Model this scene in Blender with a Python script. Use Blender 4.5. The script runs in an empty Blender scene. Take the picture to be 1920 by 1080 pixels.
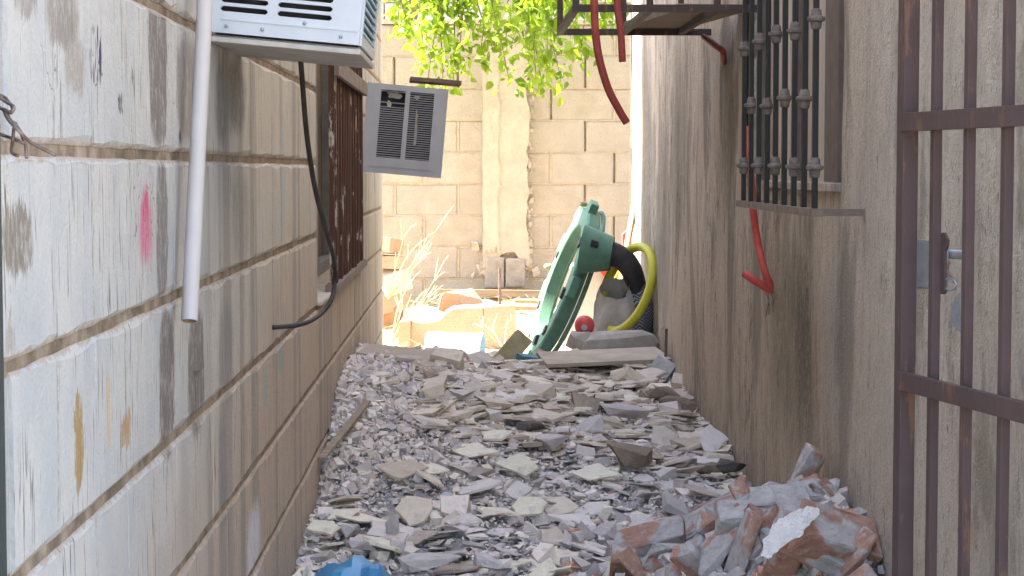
import bpy, bmesh, math, random
import numpy as np
from mathutils import Vector, Matrix, Euler
random.seed(7); RNG = np.random.default_rng(11)
R = math.radians
scene = bpy.context.scene
col = scene.collection

# ------------------------------------------------------------------ camera (eye at z = 0, street level at z = -1.25)
F = 3680.0                                     # focal length in photo pixels (1920 wide)
PITCH, YAW = math.atan(221 / F), math.atan(82 / F)
cam_d = bpy.data.cameras.new('camera'); cam = bpy.data.objects.new('camera', cam_d); col.objects.link(cam)
cam_d.sensor_width = 36; cam_d.lens = F / 1920 * 36
cam_d.clip_start = 0.05; cam_d.clip_end = 800
cam.rotation_euler = (math.pi / 2 - PITCH, 0, -YAW)
scene.camera = cam

# ------------------------------------------------------------------ sky, sun, exposure
SUN_EL, SUN_AZ = R(56), R(-80)                 # azimuth measured from +Y towards +X: sun stands to the left, a little beyond
world = bpy.data.worlds.new('World'); scene.world = world; world.use_nodes = True
wn = world.node_tree; bg = wn.nodes['Background']
sky = wn.nodes.new('ShaderNodeTexSky'); sky.sky_type = 'NISHITA'; sky.sun_disc = False
sky.sun_elevation = SUN_EL; sky.sun_rotation = SUN_AZ; sky.dust_density = 1.5
wn.links.new(sky.outputs[0], bg.inputs[0]); bg.inputs[1].default_value = 0.15
sun_d = bpy.data.lights.new('sun', 'SUN'); sun = bpy.data.objects.new('sun', sun_d); col.objects.link(sun)
sun_d.energy = 5.0; sun_d.angle = R(0.53); sun_d.color = (1, 0.92, 0.78)
sdir = Vector((math.cos(SUN_EL) * math.sin(SUN_AZ), math.cos(SUN_EL) * math.cos(SUN_AZ), math.sin(SUN_EL)))
sun.rotation_euler = sdir.to_track_quat('Z', 'Y').to_euler(); sun.location = sdir * 30
scene.view_settings.view_transform = 'Standard'; scene.view_settings.look = 'None'
scene.cycles.max_bounces = 7; scene.cycles.diffuse_bounces = 6; scene.cycles.glossy_bounces = 2; scene.cycles.transmission_bounces = 2; scene.cycles.caustics_reflective = False
scene.view_settings.exposure = 2.95; scene.view_settings.gamma = 1

# ------------------------------------------------------------------ pixel -> direction -> point
_rot = Euler((math.pi / 2 - PITCH, 0, -YAW)).to_matrix()
def ray(px, py): return _rot @ Vector((px - 960, 540 - py, -F))
def P(px, py, Y):
    d = ray(px, py); return d * (Y / d.y)
XL, XR, YB = -0.418, 0.85, 12.4
def PX(px, py, X):
    d = ray(px, py); return d * (X / d.x)
def PL(px, py): return PX(px, py, XL)
def PR(px, py): return PX(px, py, XR)

def interp(y, pts):
    return float(np.interp(y, [p[0] for p in pts], [p[1] for p in pts]))
LPROF = [(3.4, -1.22), (4.3, -1.0), (4.62, -.955), (5.3, -.89), (5.75, -.80), (6.1, -.72), (6.5, -.65), (7.2, -.68), (8.2, -.775), (9.4, -.92), (10.1, -1.03)]
RPROF = [(3.4, -1.22), (4.3, -1.04), (5, -.985), (6.1, -.915), (7.2, -.885), (8.5, -.875), (9.4, -.93), (10.1, -1.03)]
def H(x, y):
    u = min(1, max(0, (x - XL) / (XR - XL))); u = u * u * (3 - 2 * u)
    h = interp(y, LPROF) * (1 - u) + interp(y, RPROF) * u
    h += .012 * math.sin(x * 9 + y * 5) + .01 * math.sin(x * 17 - y * 11 + 1)
    # heap of broken bricks along the right wall
    bx = math.exp(-((x - .80) / .28) ** 2); by = math.exp(-((y - 4.22) / .48) ** 4)
    return h + .325 * bx * by
def hit(px, py, lo=3.6, hi=10.0):
    d = ray(px, py); y = lo
    while y < hi:
        p = d * (y / d.y)
        if p.z <= H(p.x, p.y): return p
        y += .02
    return d * (hi / d.y)
def G(x, y):                                   # the ground sheet
    return interp(y, [(-999, -1.25), (7.5, -1.25), (9.6, -1.03), (11, -.98), (12.3, -.9), (15, -.9), (999, -.9)])

# ------------------------------------------------------------------ materials
class N:
    sp = None
    def __init__(s, name, rough=.85, metal=0, spec=.3):
        s.m = bpy.data.materials.new(name); s.m.use_nodes = True; s.t = s.m.node_tree
        s.b = s.t.nodes['Principled BSDF']; s.b.inputs['Roughness'].default_value = rough
        s.b.inputs['Metallic'].default_value = metal; s.b.inputs['Specular IOR Level'].default_value = spec
    def put(s, sock, v):
        if hasattr(v, 'is_output') or isinstance(v, bpy.types.NodeSocket): s.t.links.new(v, sock)
        elif isinstance(v, (tuple, list)) and len(v) == 3 and sock.type == 'RGBA': sock.default_value = (*v, 1)
        else: sock.default_value = v
    def nd(s, typ): return s.t.nodes.new('ShaderNode' + typ)
    def pos(s): return s.nd('NewGeometry').outputs['Position']
    def objco(s): return s.nd('TexCoord').outputs['Object']
    def rnd(s): return s.nd('ObjectInfo').outputs['Random']
    def vec(s, op, a, b):
        n = s.nd('VectorMath'); n.operation = op; s.put(n.inputs[0], a)
        if op == 'SCALE': s.put(n.inputs[3], b)
        elif b is not None: s.put(n.inputs[1], b)
        return n.outputs['Value'] if op in ('LENGTH', 'DOT_PRODUCT', 'DISTANCE') else n.outputs[0]
    def noise(s, v, scale, detail=4, rough=.6, color=False):
        n = s.nd('TexNoise'); s.put(n.inputs['Vector'], v); n.inputs['Scale'].default_value = scale
        n.inputs['Detail'].default_value = detail; n.inputs['Roughness'].default_value = rough
        return n.outputs['Color' if color else 'Fac']
    def voro(s, v, scale, feature='F1'):
        n = s.nd('TexVoronoi'); n.feature = feature; s.put(n.inputs['Vector'], v); n.inputs['Scale'].default_value = scale
        return n.outputs['Distance']
    def mr(s, v, a, b, c=0., d=1.):
        n = s.nd('MapRange'); n.interpolation_type = 'SMOOTHSTEP'
        for i, q in enumerate((v, a, b, c, d)): s.put(n.inputs[i], q)
        return n.outputs[0]
    def ma(s, op, a, b=0., clamp=False):
        n = s.nd('Math'); n.operation = op; n.use_clamp = clamp; s.put(n.inputs[0], a); s.put(n.inputs[1], b); return n.outputs[0]
    def mix(s, f, a, b):
        n = s.nd('Mix'); n.data_type = 'RGBA'; s.put(n.inputs[0], f); s.put(n.inputs[6], a); s.put(n.inputs[7], b); return n.outputs[2]
    def ramp(s, f, stops):
        n = s.nd('ValToRGB'); e = n.color_ramp.elements
        while len(e) < len(stops): e.new(.5)
        for q, (p, c) in zip(e, stops): q.position = p; q.color = (*c, 1)
        s.put(n.inputs[0], f); return n.outputs[0]
    def xyz(s, v):
        n = s.nd('SeparateXYZ'); s.put(n.inputs[0], v); return n.outputs
    def done(s, color=None, h=None, strength=.4, dist=.004):
        if color is not None: s.put(s.b.inputs['Base Color'], color)
        if h is not None:
            n = s.nd('Bump'); n.inputs['Strength'].default_value = strength; n.inputs['Distance'].default_value = dist
            s.put(n.inputs['Height'], h); s.t.links.new(n.outputs[0], s.b.inputs['Normal'])
        return s.m

def simple(name, c0, c1, scale=30, rough=.8, metal=0, strength=.3, dist=.002, stretch=(1, 1, 1), obj=False, spec=.3):
    n = N(name, rough, metal, spec); v = n.vec('MULTIPLY', n.objco() if obj else n.pos(), stretch)
    f = n.noise(v, scale, 6)
    return n.done(n.ramp(f, [(.3, c0), (.7, c1)]), n.noise(v, scale * 3, 2), strength, dist)

def blob(n, v, base, ctr, rad, color, soft=.35, amount=1.0):
    """a paint mark or stain with a ragged outline at ctr, radii rad (x,y,z; 0 = ignore axis)"""
    inv = tuple(0 if r == 0 else 1 / r for r in rad)
    q = n.vec('ABSOLUTE', n.vec('MULTIPLY', n.vec('SUBTRACT', v, tuple(ctr)), inv), None); _, qy, qz = n.xyz(q)
    d = n.ma('POWER', n.ma('ADD', n.ma('POWER', qy, 3.), n.ma('POWER', qz, 3.)), 1 / 3)
    f = n.mr(d, 1.0, 1.0 - soft * .6, 0., amount)
    if n.sp is None: n.sp = n.mr(n.noise(n.vec('MULTIPLY', n.pos(), (1, 1, .4)), 85, 4, .75), .36, .52, .45, 1.)
    f = n.ma('MULTIPLY', f, n.sp)
    return n.mix(f, base, color)

def wallpx(a, b, plane):                       # pixel box -> centre and radii on a wall plane
    p, q = (PL(*a), PL(*b)) if plane == 'L' else (PR(*a), PR(*b))
    c = (p + q) / 2
    return c, (0, abs(p.y - q.y) / 2 * 1.12, abs(p.z - q.z) / 2 * 1.12)

# painted white block wall on the left
def left_wall_mat():
    n = N('old white wall paint', .75)
    p = n.pos(); x, y, z = n.xyz(p)
    st = n.vec('MULTIPLY', p, (1, 1, .10))
    s1 = n.noise(st, 22, 6, .65); s2 = n.noise(st, 70, 4, .6); s3 = n.noise(p, 5, 5, .6)
    c = n.ramp(s3, [(.3, (.375, .395, .41)), (.6, (.475, .475, .46))])  # cool, dimmed white: offsets the strong entrance light in the colour
    c = n.mix(n.mr(s1, .50, .72, 0, .42), c, (.34, .36, .395))
    c = n.mix(n.mr(s2, .6, .75, 0, .25), c, (.36, .34, .31))
    # farther along, weathered cream with the warm bounce light painted in; splashed mud towards the foot
    c = n.mix(n.mr(n.ma('ADD', y, n.ma('MULTIPLY', s1, 1.2)), 3.2, 4.8, 0, .70), c, n.mix(s1, (.43, .39, .32), (.52, .475, .395)))
    foot = n.ma('ADD', z, n.ma('MULTIPLY', s1, .42))
    foot = n.ma('SUBTRACT', foot, n.mr(y, 2.2, 5.0, 0, .33))
    c = n.mix(n.mr(foot, -.12, -.55, 0, .80), c, n.mix(s3, (.40, .305, .23), (.48, .395, .315)))
    # grey run-off below the air conditioner and dark vertical drips
    drip = n.mr(n.noise(n.vec('MULTIPLY', p, (1, 1, .05)), 9, 3, .5), .47, .62)
    c = n.mix(n.ma('MULTIPLY', drip, n.mr(y, 2.75, 3.1, 0, .75)), c, (.27, .25, .225))
    # fine vertical scratches
    sc = n.noise(n.vec('MULTIPLY', p, (1, 1, .06)), 190, 2, .5)
    c = n.mix(n.ma('MULTIPLY', n.mr(sc, .62, .68), n.mr(s3, .38, .56)), c, (.13, .125, .12))
    c = n.mix(n.mr(n.noise(n.vec('MULTIPLY', p, (1, 1, .5)), 110, 4, .7), .60, .70, 0, .45), c, (.36, .345, .33))
    jit = n.vec('SCALE', n.vec('SUBTRACT', n.noise(n.vec('MULTIPLY', p, (1, 1, .4)), 38, 5, .7, True), (.5, .5, .5)), .055)
    fine = n.vec('SCALE', n.vec('SUBTRACT', n.noise(n.vec('MULTIPLY', p, (1, 1, .2)), 170, 3, .7, True), (.5, .5, .5)), .034)
    v = n.vec('ADD', n.vec('ADD', p, jit), fine)
    grey = (.30, .265, .25); dk = (.22, .205, .20)
    grey = (.15, .13, .12); dk = (.11, .10, .095)
    for a, b, cl, so, am in [
        ((278, -60), (314, 275), grey, .3, .9), ((330, 60), (372, 270), (.24, .21, .19), .5, .75), ((292, 310), (316, 560), grey, .3, .85),
        ((298, 590), (328, 840), grey, .3, .95), ((352, 590), (384, 800), grey, .4, .9), ((84, -60), (150, 100), (.20, .175, .155), .6, .8),
        ((22, -80), (70, 45), (.22, .19, .17), .6, .75), ((2, 385), (62, 515), (.17, .15, .115), .5, .9), ((120, 60), (160, 180), (.26, .235, .20), .5, .7),
        ((262, 335), (283, 495), (.50, .05, .16), 1.0, .9), ((255, 380), (292, 500), (.52, .20, .29), 1.0, .5),
        ((138, 738), (157, 910), (.30, .19, .06), .3, .9), ((228, 785), (246, 835), (.34, .20, .07), .4, .85), ((200, 690), (208, 850), (.50, .36, .18), .6, .8),
        ((424, 100), (462, 260), dk, .8, .75), ((402, 95), (430, 285), (.15, .145, .14), .8, .8), ((408, 560), (440, 760), (.2, .195, .2), .8, .6),
        ((408, 770), (428, 980), (.19, .19, .21), .8, .6), ((524, 200), (536, 440), (.32, .38, .42), .8, .55), ((430, 300), (470, 500), (.23, .21, .185), .9, .6),
        ((520, 640), (534, 700), (.25, .36, .36), .7, .6), ((492, 690), (502, 760), (.25, .36, .36), .7, .6), ((516, 380), (526, 450), (.34, .44, .50), .8, .6),
        ((222, 175), (230, 212), (.05, .05, .06), .3, 1), ((246, 125), (251, 155), (.06, .06, .06), .3, 1), ((335, 250), (340, 275), (.06, .06, .06), .4, .9),
        ((462, 960), (490, 1090), (.66, .66, .70), .8, .8), ((5, 600), (30, 668), (.30, .27, .24), .8, .7)]:
        ce, ra = wallpx(a, b, 'L'); c = blob(n, v, c, ce, ra, cl, so, am)
    # scribbles in black marker: thin contour lines of a noise inside small patches
    ln = n.noise(n.vec('MULTIPLY', p, (1, 1, .55)), 34, 1.5, .4)
    line = n.mr(n.ma('ABSOLUTE', n.ma('SUBTRACT', ln, .5)), .012, .004)
    for a, b, am, cl in [((72, 55), (106, 215), .8, (.14, .14, .14)), ((166, 45), (194, 165), 1, (.05, .045, .09)), ((306, 75), (345, 210), .75, (.16, .16, .16)),
                         ((245, 320), (300, 460), .8, (.12, .10, .12)), ((262, 510), (282, 540), .8, (.12, .12, .12)), ((58, 780), (130, 1030), .0, dk)]:
        ce, ra = wallpx(a, b, 'L')
        d = n.vec('LENGTH', n.vec('MULTIPLY', n.vec('SUBTRACT', p, tuple(ce)), (0, 1 / ra[1], 1 / ra[2])), None)
        c = n.mix(n.ma('MULTIPLY', line, n.mr(d, 1.05, .85, 0, am)), c, cl)
    ce, ra = wallpx((167, 55), (195, 165), 'L')  # solid black scrawl
    hatch = n.mr(n.noise(n.vec('MULTIPLY', p, (1, 1, .16)), 120, 2, .5), .46, .53)
    d = n.vec('LENGTH', n.vec('MULTIPLY', n.vec('SUBTRACT', v, tuple(ce)), (0, 1 / ra[1], 1 / ra[2])), None)
    c = n.mix(n.ma('MULTIPLY', hatch, n.mr(d, 1.0, .8, 0, 1.)), c, (.05, .045, .09))
    row = n.ma('FLOOR', n.ma('MULTIPLY', n.ma('SUBTRACT', z, .02), 5.0)); half = n.ma('MULTIPLY', n.ma('PINGPONG', row, 1.0), .5)
    vj = n.ma('ABSOLUTE', n.ma('SUBTRACT', n.ma('FRACT', n.ma('ADD', n.ma('MULTIPLY', n.ma('ADD', y, n.ma('MULTIPLY', s3, .012)), 2.5), n.ma('ADD', half, .0))), .5))
    c = n.mix(n.ma('MULTIPLY', n.mr(vj, .482, .496), n.mr(n.noise(p, 60, 4, .7), .42, .60, 0, .75)), c, (.30, .25, .20))
    # chipped paint near the joints shows the bare block
    fr = n.ma('FRACT', n.ma('MULTIPLY', n.ma('SUBTRACT', z, .02), 5.0)); ed = n.ma('ABSOLUTE', n.ma('SUBTRACT', fr, .5))
    chip = n.mr(n.ma('ADD', ed, n.ma('MULTIPLY', n.noise(p, 42, 5, .7), .16)), .520, .545)
    c = n.mix(n.ma('MULTIPLY', chip, .85), c, (.37, .30, .24))
    hh = n.ma('ADD', n.ma('MULTIPLY', n.noise(p, 160, 2, .6), .6), n.ma('MULTIPLY', n.noise(p, 30, 3, .65), 1.0))
    return n.done(c, hh, .45, .006)

def mortar_mat():
    n = N('sandy wall mortar', .95); p = n.pos(); x, y, z = n.xyz(p)
    fr = n.ma('FRACT', n.ma('MULTIPLY', n.ma('SUBTRACT', z, .02), 5.0)); ed = n.ma('ABSOLUTE', n.ma('SUBTRACT', fr, .5))
    tan = n.ramp(n.noise(p, 18, 6), [(.3, (.13, .10, .075)), (.5, (.27, .215, .16)), (.7, (.44, .37, .30))])
    tan = n.mix(n.mr(y, 2.6, 4.5, 0, .45), tan, (.27, .20, .14))
    c = n.mix(n.mr(ed, .445, .46), n.mix(n.mr(y, 3.2, 4.8, 0, .7), (.44, .44, .43), (.42, .36, .28)), tan)  # filled joints take the same painted bounce tone farther along
    return n.done(c, n.noise(p, 90, 6, .7), .8, .01)

def right_wall_mat():
    n = N('weathered cement render', .95); p = n.pos(); x, y, z = n.xyz(p)
    st = n.vec('MULTIPLY', p, (1, 1, .17)); s1 = n.noise(st, 7, 6, .68); s2 = n.noise(n.vec('MULTIPLY', p, (1, 1, .40)), 24, 6, .72); s3 = n.noise(p, 3.2, 5, .6); s4 = n.noise(p, 14, 6, .65)
    c = n.ramp(s3, [(.3, (.50, .425, .335)), (.5, (.59, .51, .41)), (.7, (.65, .575, .475))])
    c = n.mix(n.mr(s4, .42, .62, 0, .35), c, (.58, .51, .42))
    c = n.mix(n.mr(s1, .46, .66, 0, .8), c, (.225, .19, .15))
    c = n.mix(n.mr(s2, .52, .72, 0, .55), c, (.20, .175, .145))
    c = n.mix(n.mr(s2, .42, .28, 0, .40), c, (.60, .53, .44))
    # brown earth tone low down, greyer patch towards the gate
    c = n.mix(n.mr(n.ma('ADD', z, n.ma('MULTIPLY', s1, .5)), .15, -.35, 0, .55), c, (.43, .325, .225))
    c = n.mix(n.mr(y, 4.7, 4.0, 0, .62), c, n.ramp(s4, [(.35, (.42, .385, .34)), (.65, (.53, .495, .45))]))
    jit = n.vec('SCALE', n.vec('SUBTRACT', n.noise(st, 16, 5, .7, True), (.5, .5, .5)), .32)
    v = n.vec('ADD', p, jit)
    for a, b, cl, so, am in [((1478, 370), (1530, 960), (.12, .11, .08), 1.4, 1.0), ((1440, 390), (1500, 900), (.21, .185, .125), 1.5, .8), ((1530, 420), (1600, 900), (.33, .31, .30), 1.0, .6),
                             ((1355, 100), (1378, 420), (.19, .165, .13), 1.0, .8), ((1255, 60), (1290, 500), (.22, .19, .15), 1.0, .7), ((1205, 40), (1222, 600), (.13, .115, .10), .9, .85),
                             ((1228, 200), (1244, 690), (.20, .175, .14), .9, .7), ((1560, 480), (1580, 760), (.20, .19, .18), .9, .55)]:
        ce, ra = wallpx(a, b, 'R'); c = blob(n, v, c, ce, ra, cl, so, am)
    sp = n.noise(n.vec('MULTIPLY', p, (1, 1, .45)), 75, 3, .6)
    c = n.mix(n.mr(n.noise(p, 60, 5, .7), .5, .68, 0, .35), n.mix(n.mr(sp, .62, .70, 0, .7), c, (.15, .135, .12)), (.26, .225, .185))
    dm = n.ma('ADD', n.noise(n.vec('MULTIPLY', p, (1, 1, .28)), 2.3, 3, .55), n.ma('MULTIPLY', n.noise(n.vec('MULTIPLY', p, (1, 1, .5)), 20, 5, .75), .22))
    c = n.mix(n.mr(dm, .625, .70, 0, .62), c, (.19, .165, .13))
    md = n.ma('MULTIPLY', n.mr(n.noise(n.vec('MULTIPLY', p, (1, 1, .3)), 42, 5, .75), .50, .60), n.mr(n.noise(n.vec('MULTIPLY', p, (1, 1, .25)), 5, 3, .6), .46, .62))
    c = n.mix(n.ma('MULTIPLY', md, n.mr(y, 4.2, 6.0, .35, .9)), c, (.13, .115, .095))
    hh = n.ma('ADD', n.noise(p, 130, 3, .65), n.ma('MULTIPLY', n.noise(n.vec('MULTIPLY', p, (1, 1, .6)), 22, 4, .7), 1.8))
    return n.done(c, hh, .6, .008)

def block_mat(name, a, b, d):
    n = N(name, .95); p = n.pos(); r = n.rnd()
    c = n.ramp(n.noise(p, 9, 6), [(.3, a), (.7, b)])
    c = n.mix(n.mr(r, 0, 1, 0, .55), c, d)
    c = n.mix(n.mr(n.noise(p, 240, 3), .55, .72, 0, .5), c, tuple(k * .55 for k in a))
    return n.done(c, n.ma('ADD', n.noise(p, 120, 5, .75), n.ma('MULTIPLY', n.noise(p, 30, 3), 1.2)), .9, .012)

def rubble_mat(name, stops, attr=None, flecks=(.60, .58, .55), bumps=60):
    n = N(name, .95); p = n.vec('SCALE', n.objco(), .07) if attr is None else n.pos()
    if attr: a = n.nd('Attribute'); a.attribute_name = attr; c = a.outputs['Color']
    else: c = n.ramp(n.rnd(), stops)
    f = n.noise(p, 28, 6, .65)
    c = n.vec('MULTIPLY', c, (1.13, 1.09, 1.05)); c = n.mix(n.mr(f, .35, .62, 0, .4), c, n.vec('MULTIPLY', c, (.80, .775, .75)))
    c = n.mix(n.mr(n.noise(p, 70, 5, .7), .54, .66, 0, .6), c, flecks); c = n.mix(n.mr(n.noise(p, 17, 4, .7), .56, .70, 0, .5), c, (.33, .285, .24))
    return n.done(c, n.noise(p, bumps, 3, .7), .6, .006)

def brick_mat():
    n = N('broken red brick with mortar', .95); p = n.vec('SCALE', n.objco(), .09); r = n.rnd()
    off = n.nd('CombineXYZ'); n.put(off.inputs[0], n.ma('MULTIPLY', r, 37.)); q = n.vec('ADD', p, off.outputs[0])
    red = n.ramp(n.noise(q, 22, 6), [(.3, (.31, .165, .12)), (.55, (.40, .235, .175)), (.72, (.46, .31, .245))])
    gr = n.ramp(n.noise(q, 30, 6), [(.3, (.31, .295, .285)), (.7, (.50, .48, .465))])
    f = n.ma('ADD', n.noise(q, 9, 3, .5), n.ma('MULTIPLY', r, .16))
    c = n.mix(n.mr(f, .53, .60), red, gr)
    c = n.mix(n.mr(n.noise(q, 45, 5, .7), .54, .68, 0, .45), c, (.56, .53, .51))
    return n.done(c, n.noise(q, 75, 3, .7), .75, .008)

def rust_mat(name, paint, rust=(.20, .085, .04), thr=.55, scale=26, rough=.55):
    n = N(name, rough); p = n.pos(); st = n.vec('MULTIPLY', p, (1, 1, .25))
    c = n.ramp(n.noise(p, 12, 4), [(.3, tuple(k * .8 for k in paint)), (.7, paint)])
    f = n.noise(st, scale, 6, .7)
    c = n.mix(n.mr(f, thr, thr + .06), c, rust)
    return n.done(c, n.noise(st, 90, 5), .3, .002)

def leaf_mat(name, a, b):
    n = N(name, .5, spec=.4)
    at = n.nd('Attribute'); at.attribute_name = 'tint'
    c = n.mix(at.outputs['Fac'], a, b); n.put(n.b.inputs['Base Color'], c)
    tr = n.nd('BsdfTranslucent'); n.put(tr.inputs[0], n.vec('MULTIPLY', c, (1.35, 1.25, .7)))
    mx = n.nd('MixShader'); mx.inputs[0].default_value = .5
    n.t.links.new(n.b.outputs[0], mx.inputs[1]); n.t.links.new(tr.outputs[0], mx.inputs[2])
    n.t.links.new(mx.outputs[0], n.t.nodes['Material Output'].inputs[0]); return n.m

M = {}
M['lwall'] = left_wall_mat(); M['mortar'] = mortar_mat(); M['rwall'] = right_wall_mat()
M['block'] = block_mat('cream concrete block', (.48, .42, .33), (.62, .555, .45), (.56, .495, .42))
M['bmortar'] = simple('grey block mortar', (.46, .38, .285), (.60, .52, .41), 30, .95, strength=.8, dist=.01)
M['wblock'] = block_mat('whitewashed block', (.60, .58, .52), (.72, .70, .64), (.64, .60, .54))
M['column'] = simple('pale cast concrete', (.47, .415, .33), (.58, .52, .425), 9, .95, strength=.8, dist=.012)
M['greyblock'] = simple('grey cement lump', (.30, .27, .235), (.46, .42, .365), 14, .95, strength=.7, dist=.01)
M['dirt'] = simple('dusty ground', (.30, .23, .16), (.47, .38, .27), 4, 1, strength=.8, dist=.03)
M['bed'] = simple('crushed plaster dust', (.44, .405, .385), (.62, .58, .56), 60, 1, strength=1, dist=.02)
M['chips'] = rubble_mat('plaster chips', None, 'tint')
M['shard'] = rubble_mat('tile and plaster shards', [(0, (.50, .47, .46)), (.25, (.59, .56, .55)), (.45, (.64, .61, .58)), (.6, (.52, .47, .41)), (.75, (.68, .65, .54)), (.88, (.60, .57, .59)), (1, (.42, .38, .35))])
M['slate'] = rubble_mat('brownish tile shards', [(0, (.40, .345, .29)), (.3, (.53, .475, .41)), (.55, (.62, .57, .48)), (.8, (.57, .51, .42)), (1, (.34, .295, .25))])
M['cream'] = rubble_mat('cream glazed tile', [(0, (.64, .62, .50)), (1, (.68, .66, .56))])
M['palew'] = rubble_mat('pale plaster flake', [(0, (.56, .535, .52)), (1, (.66, .635, .615))], flecks=(.70, .68, .66))
M['greyc'] = rubble_mat('grey cement chunk', [(0, (.42, .40, .395)), (1, (.54, .515, .52))])
M['brownc'] = rubble_mat('brown stone', [(0, (.19, .155, .12)), (1, (.23, .19, .15))], flecks=(.33, .28, .22))
M['darkc'] = rubble_mat('dark stone', [(0, (.09, .085, .08)), (1, (.12, .11, .105))], flecks=(.2, .19, .18))
M['flake'] = simple('cracked wall plaster', (.60, .565, .545), (.74, .71, .69), 40, .95, strength=.9, dist=.01)
M['brick'] = brick_mat()
M['gate'] = rust_mat('maroon gate paint', (.088, .060, .060), (.15, .085, .06), .56, 20, .55)
M['dkpost'] = rust_mat('dark green grey post paint', (.05, .065, .065), (.12, .07, .05), .64)
M['cage'] = rust_mat('rusted brown frame', (.062, .043, .036), (.16, .085, .05), .56)
M['blackbar'] = rust_mat('black bar paint', (.022, .022, .022), (.07, .045, .035), .60, 30, .5)
M['knob'] = simple('dull cast collar', (.09, .078, .068), (.22, .195, .175), 60, .8)
M['rustgrille'] = rust_mat('peeling rusted grille', (.50, .44, .36), (.085, .040, .026), .37, 22, .9)
M['rail'] = simple('dull rail paint', (.15, .115, .095), (.26, .215, .18), 30, .8)
M['galv'] = simple('scratched zinc steel', (.26, .29, .32), (.42, .45, .48), 30, .45, .6)
M['acwhite'] = simple('white enamel sheet', (.47, .52, .58), (.55, .60, .66), 14, .35, strength=.05)
M['acgrime'] = simple('grimy casing underside', (.38, .36, .33), (.54, .53, .51), 22, .8)
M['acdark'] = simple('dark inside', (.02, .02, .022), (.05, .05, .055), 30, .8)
M['acgrey'] = simple('grey cooler plastic', (.40, .41, .415), (.48, .485, .49), 10, .6, strength=.1)
M['foil'] = simple('torn pale lining', (.5, .45, .38), (.75, .70, .62), 40, .7)
M['rot'] = simple('weathered board', (.12, .085, .06), (.24, .18, .13), 30, .9, stretch=(1, 1, 6))
M['pvc'] = simple('white pipe plastic', (.44, .42, .41), (.52, .50, .485), 7, .4, strength=.08)
M['pvcin'] = simple('pipe bore', (.20, .15, .11), (.28, .22, .17), 60, .8)
M['cable'] = simple('black cable rubber', (.028, .024, .022), (.055, .05, .046), 20, .6)
M['wire'] = simple('rusty wire', (.10, .07, .055), (.22, .18, .16), 60, .6, .4)
M['redhose'] = simple('faded red conduit', (.25, .042, .036), (.34, .075, .062), 25, .6, strength=.15)
M['redhose2'] = simple('bright red conduit', (.40, .055, .042), (.50, .10, .08), 25, .6, strength=.15)
M['wood'] = simple('bare wood', (.33, .22, .13), (.48, .35, .22), 18, .85, stretch=(1, 1, 4))
M['plank'] = simple('dusty plank', (.22, .175, .125), (.36, .29, .215), 14, .9, stretch=(.3, 3, 3))
M['green'] = simple('faded green plastic', (.085, .19, .135), (.135, .265, .195), 16, .75, strength=.2)
M['blackp'] = simple('black plastic', (.03, .03, .032), (.06, .06, .065), 20, .5, strength=.1)
M['yellow'] = simple('yellow plastic', (.46, .44, .035), (.58, .55, .06), 10, .5, strength=.1)
M['redp'] = simple('red plastic', (.55, .06, .06), (.65, .10, .10), 10, .5, strength=.1)
M['whitep'] = simple('white toy plastic', (.72, .68, .67), (.78, .75, .74), 10, .5, strength=.1)
M['bluew'] = simple('pale blue bucket plastic', (.32, .50, .64), (.40, .58, .72), 10, .45, strength=.1)
M['teal'] = simple('teal plastic', (.03, .14, .20), (.06, .20, .26), 20, .5, strength=.1)
M['bluebag'] = simple('blue plastic sheet', (.03, .20, .42), (.07, .29, .52), 9, .4, strength=.2, spec=.5)
M['olive'] = simple('dirty foam', (.33, .28, .15), (.45, .40, .24), 22, .95, strength=.6, dist=.006)
M['sack'] = simple('grey sack cloth', (.33, .30, .26), (.47, .44, .39), 18, .95, strength=.4, dist=.006)
M['slab'] = simple('dusty fibre board', (.33, .27, .205), (.47, .40, .315), 12, .95, strength=.5, dist=.006)
M['twig'] = simple('dry twig', (.42, .31, .18), (.60, .47, .30), 30, .9)
M['straw'] = simple('dry straw', (.50, .40, .22), (.66, .56, .34), 40, .9)
M['bark'] = simple('grey bark', (.14, .11, .08), (.26, .21, .16), 24, .95, stretch=(1, 1, .3), strength=.8, dist=.01)
M['leaf'] = leaf_mat('fresh leaf', (.13, .24, .02), (.33, .46, .055))
M['pane'] = simple('dull beige window panel', (.48, .425, .37), (.58, .52, .46), 6, .8, stretch=(1, 1, .1))
M['frame'] = simple('grey window steel', (.24, .25, .26), (.34, .345, .35), 20, .6)
M['frameb'] = simple('brown window frame', (.13, .105, .09), (.19, .16, .14), 20, .7)
M['roofs'] = simple('roof slab concrete', (.32, .30, .28), (.44, .42, .39), 4, .95)
M['orange'] = block_mat('orange fired clay block', (.50, .29, .16), (.60, .38, .24), (.58, .42, .30))
M['stub'] = block_mat('sandy broken block', (.52, .39, .27), (.62, .49, .36), (.57, .46, .36))
def zig():
    n = N('zigzag cloth', .95); x, y, z = n.xyz(n.pos())
    w = n.ma('ADD', n.ma('MULTIPLY', z, 60.), n.ma('MULTIPLY', n.ma('PINGPONG', n.ma('MULTIPLY', n.ma('ADD', x, y), 28.), .5), 2.0))
    c = n.mix(n.mr(n.ma('PINGPONG', w, .5), .32, .42), (.085, .085, .10), (.34, .35, .38)); return n.done(c, n.noise(n.pos(), 60, 4), .3, .004)
M['zig'] = zig()

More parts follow.
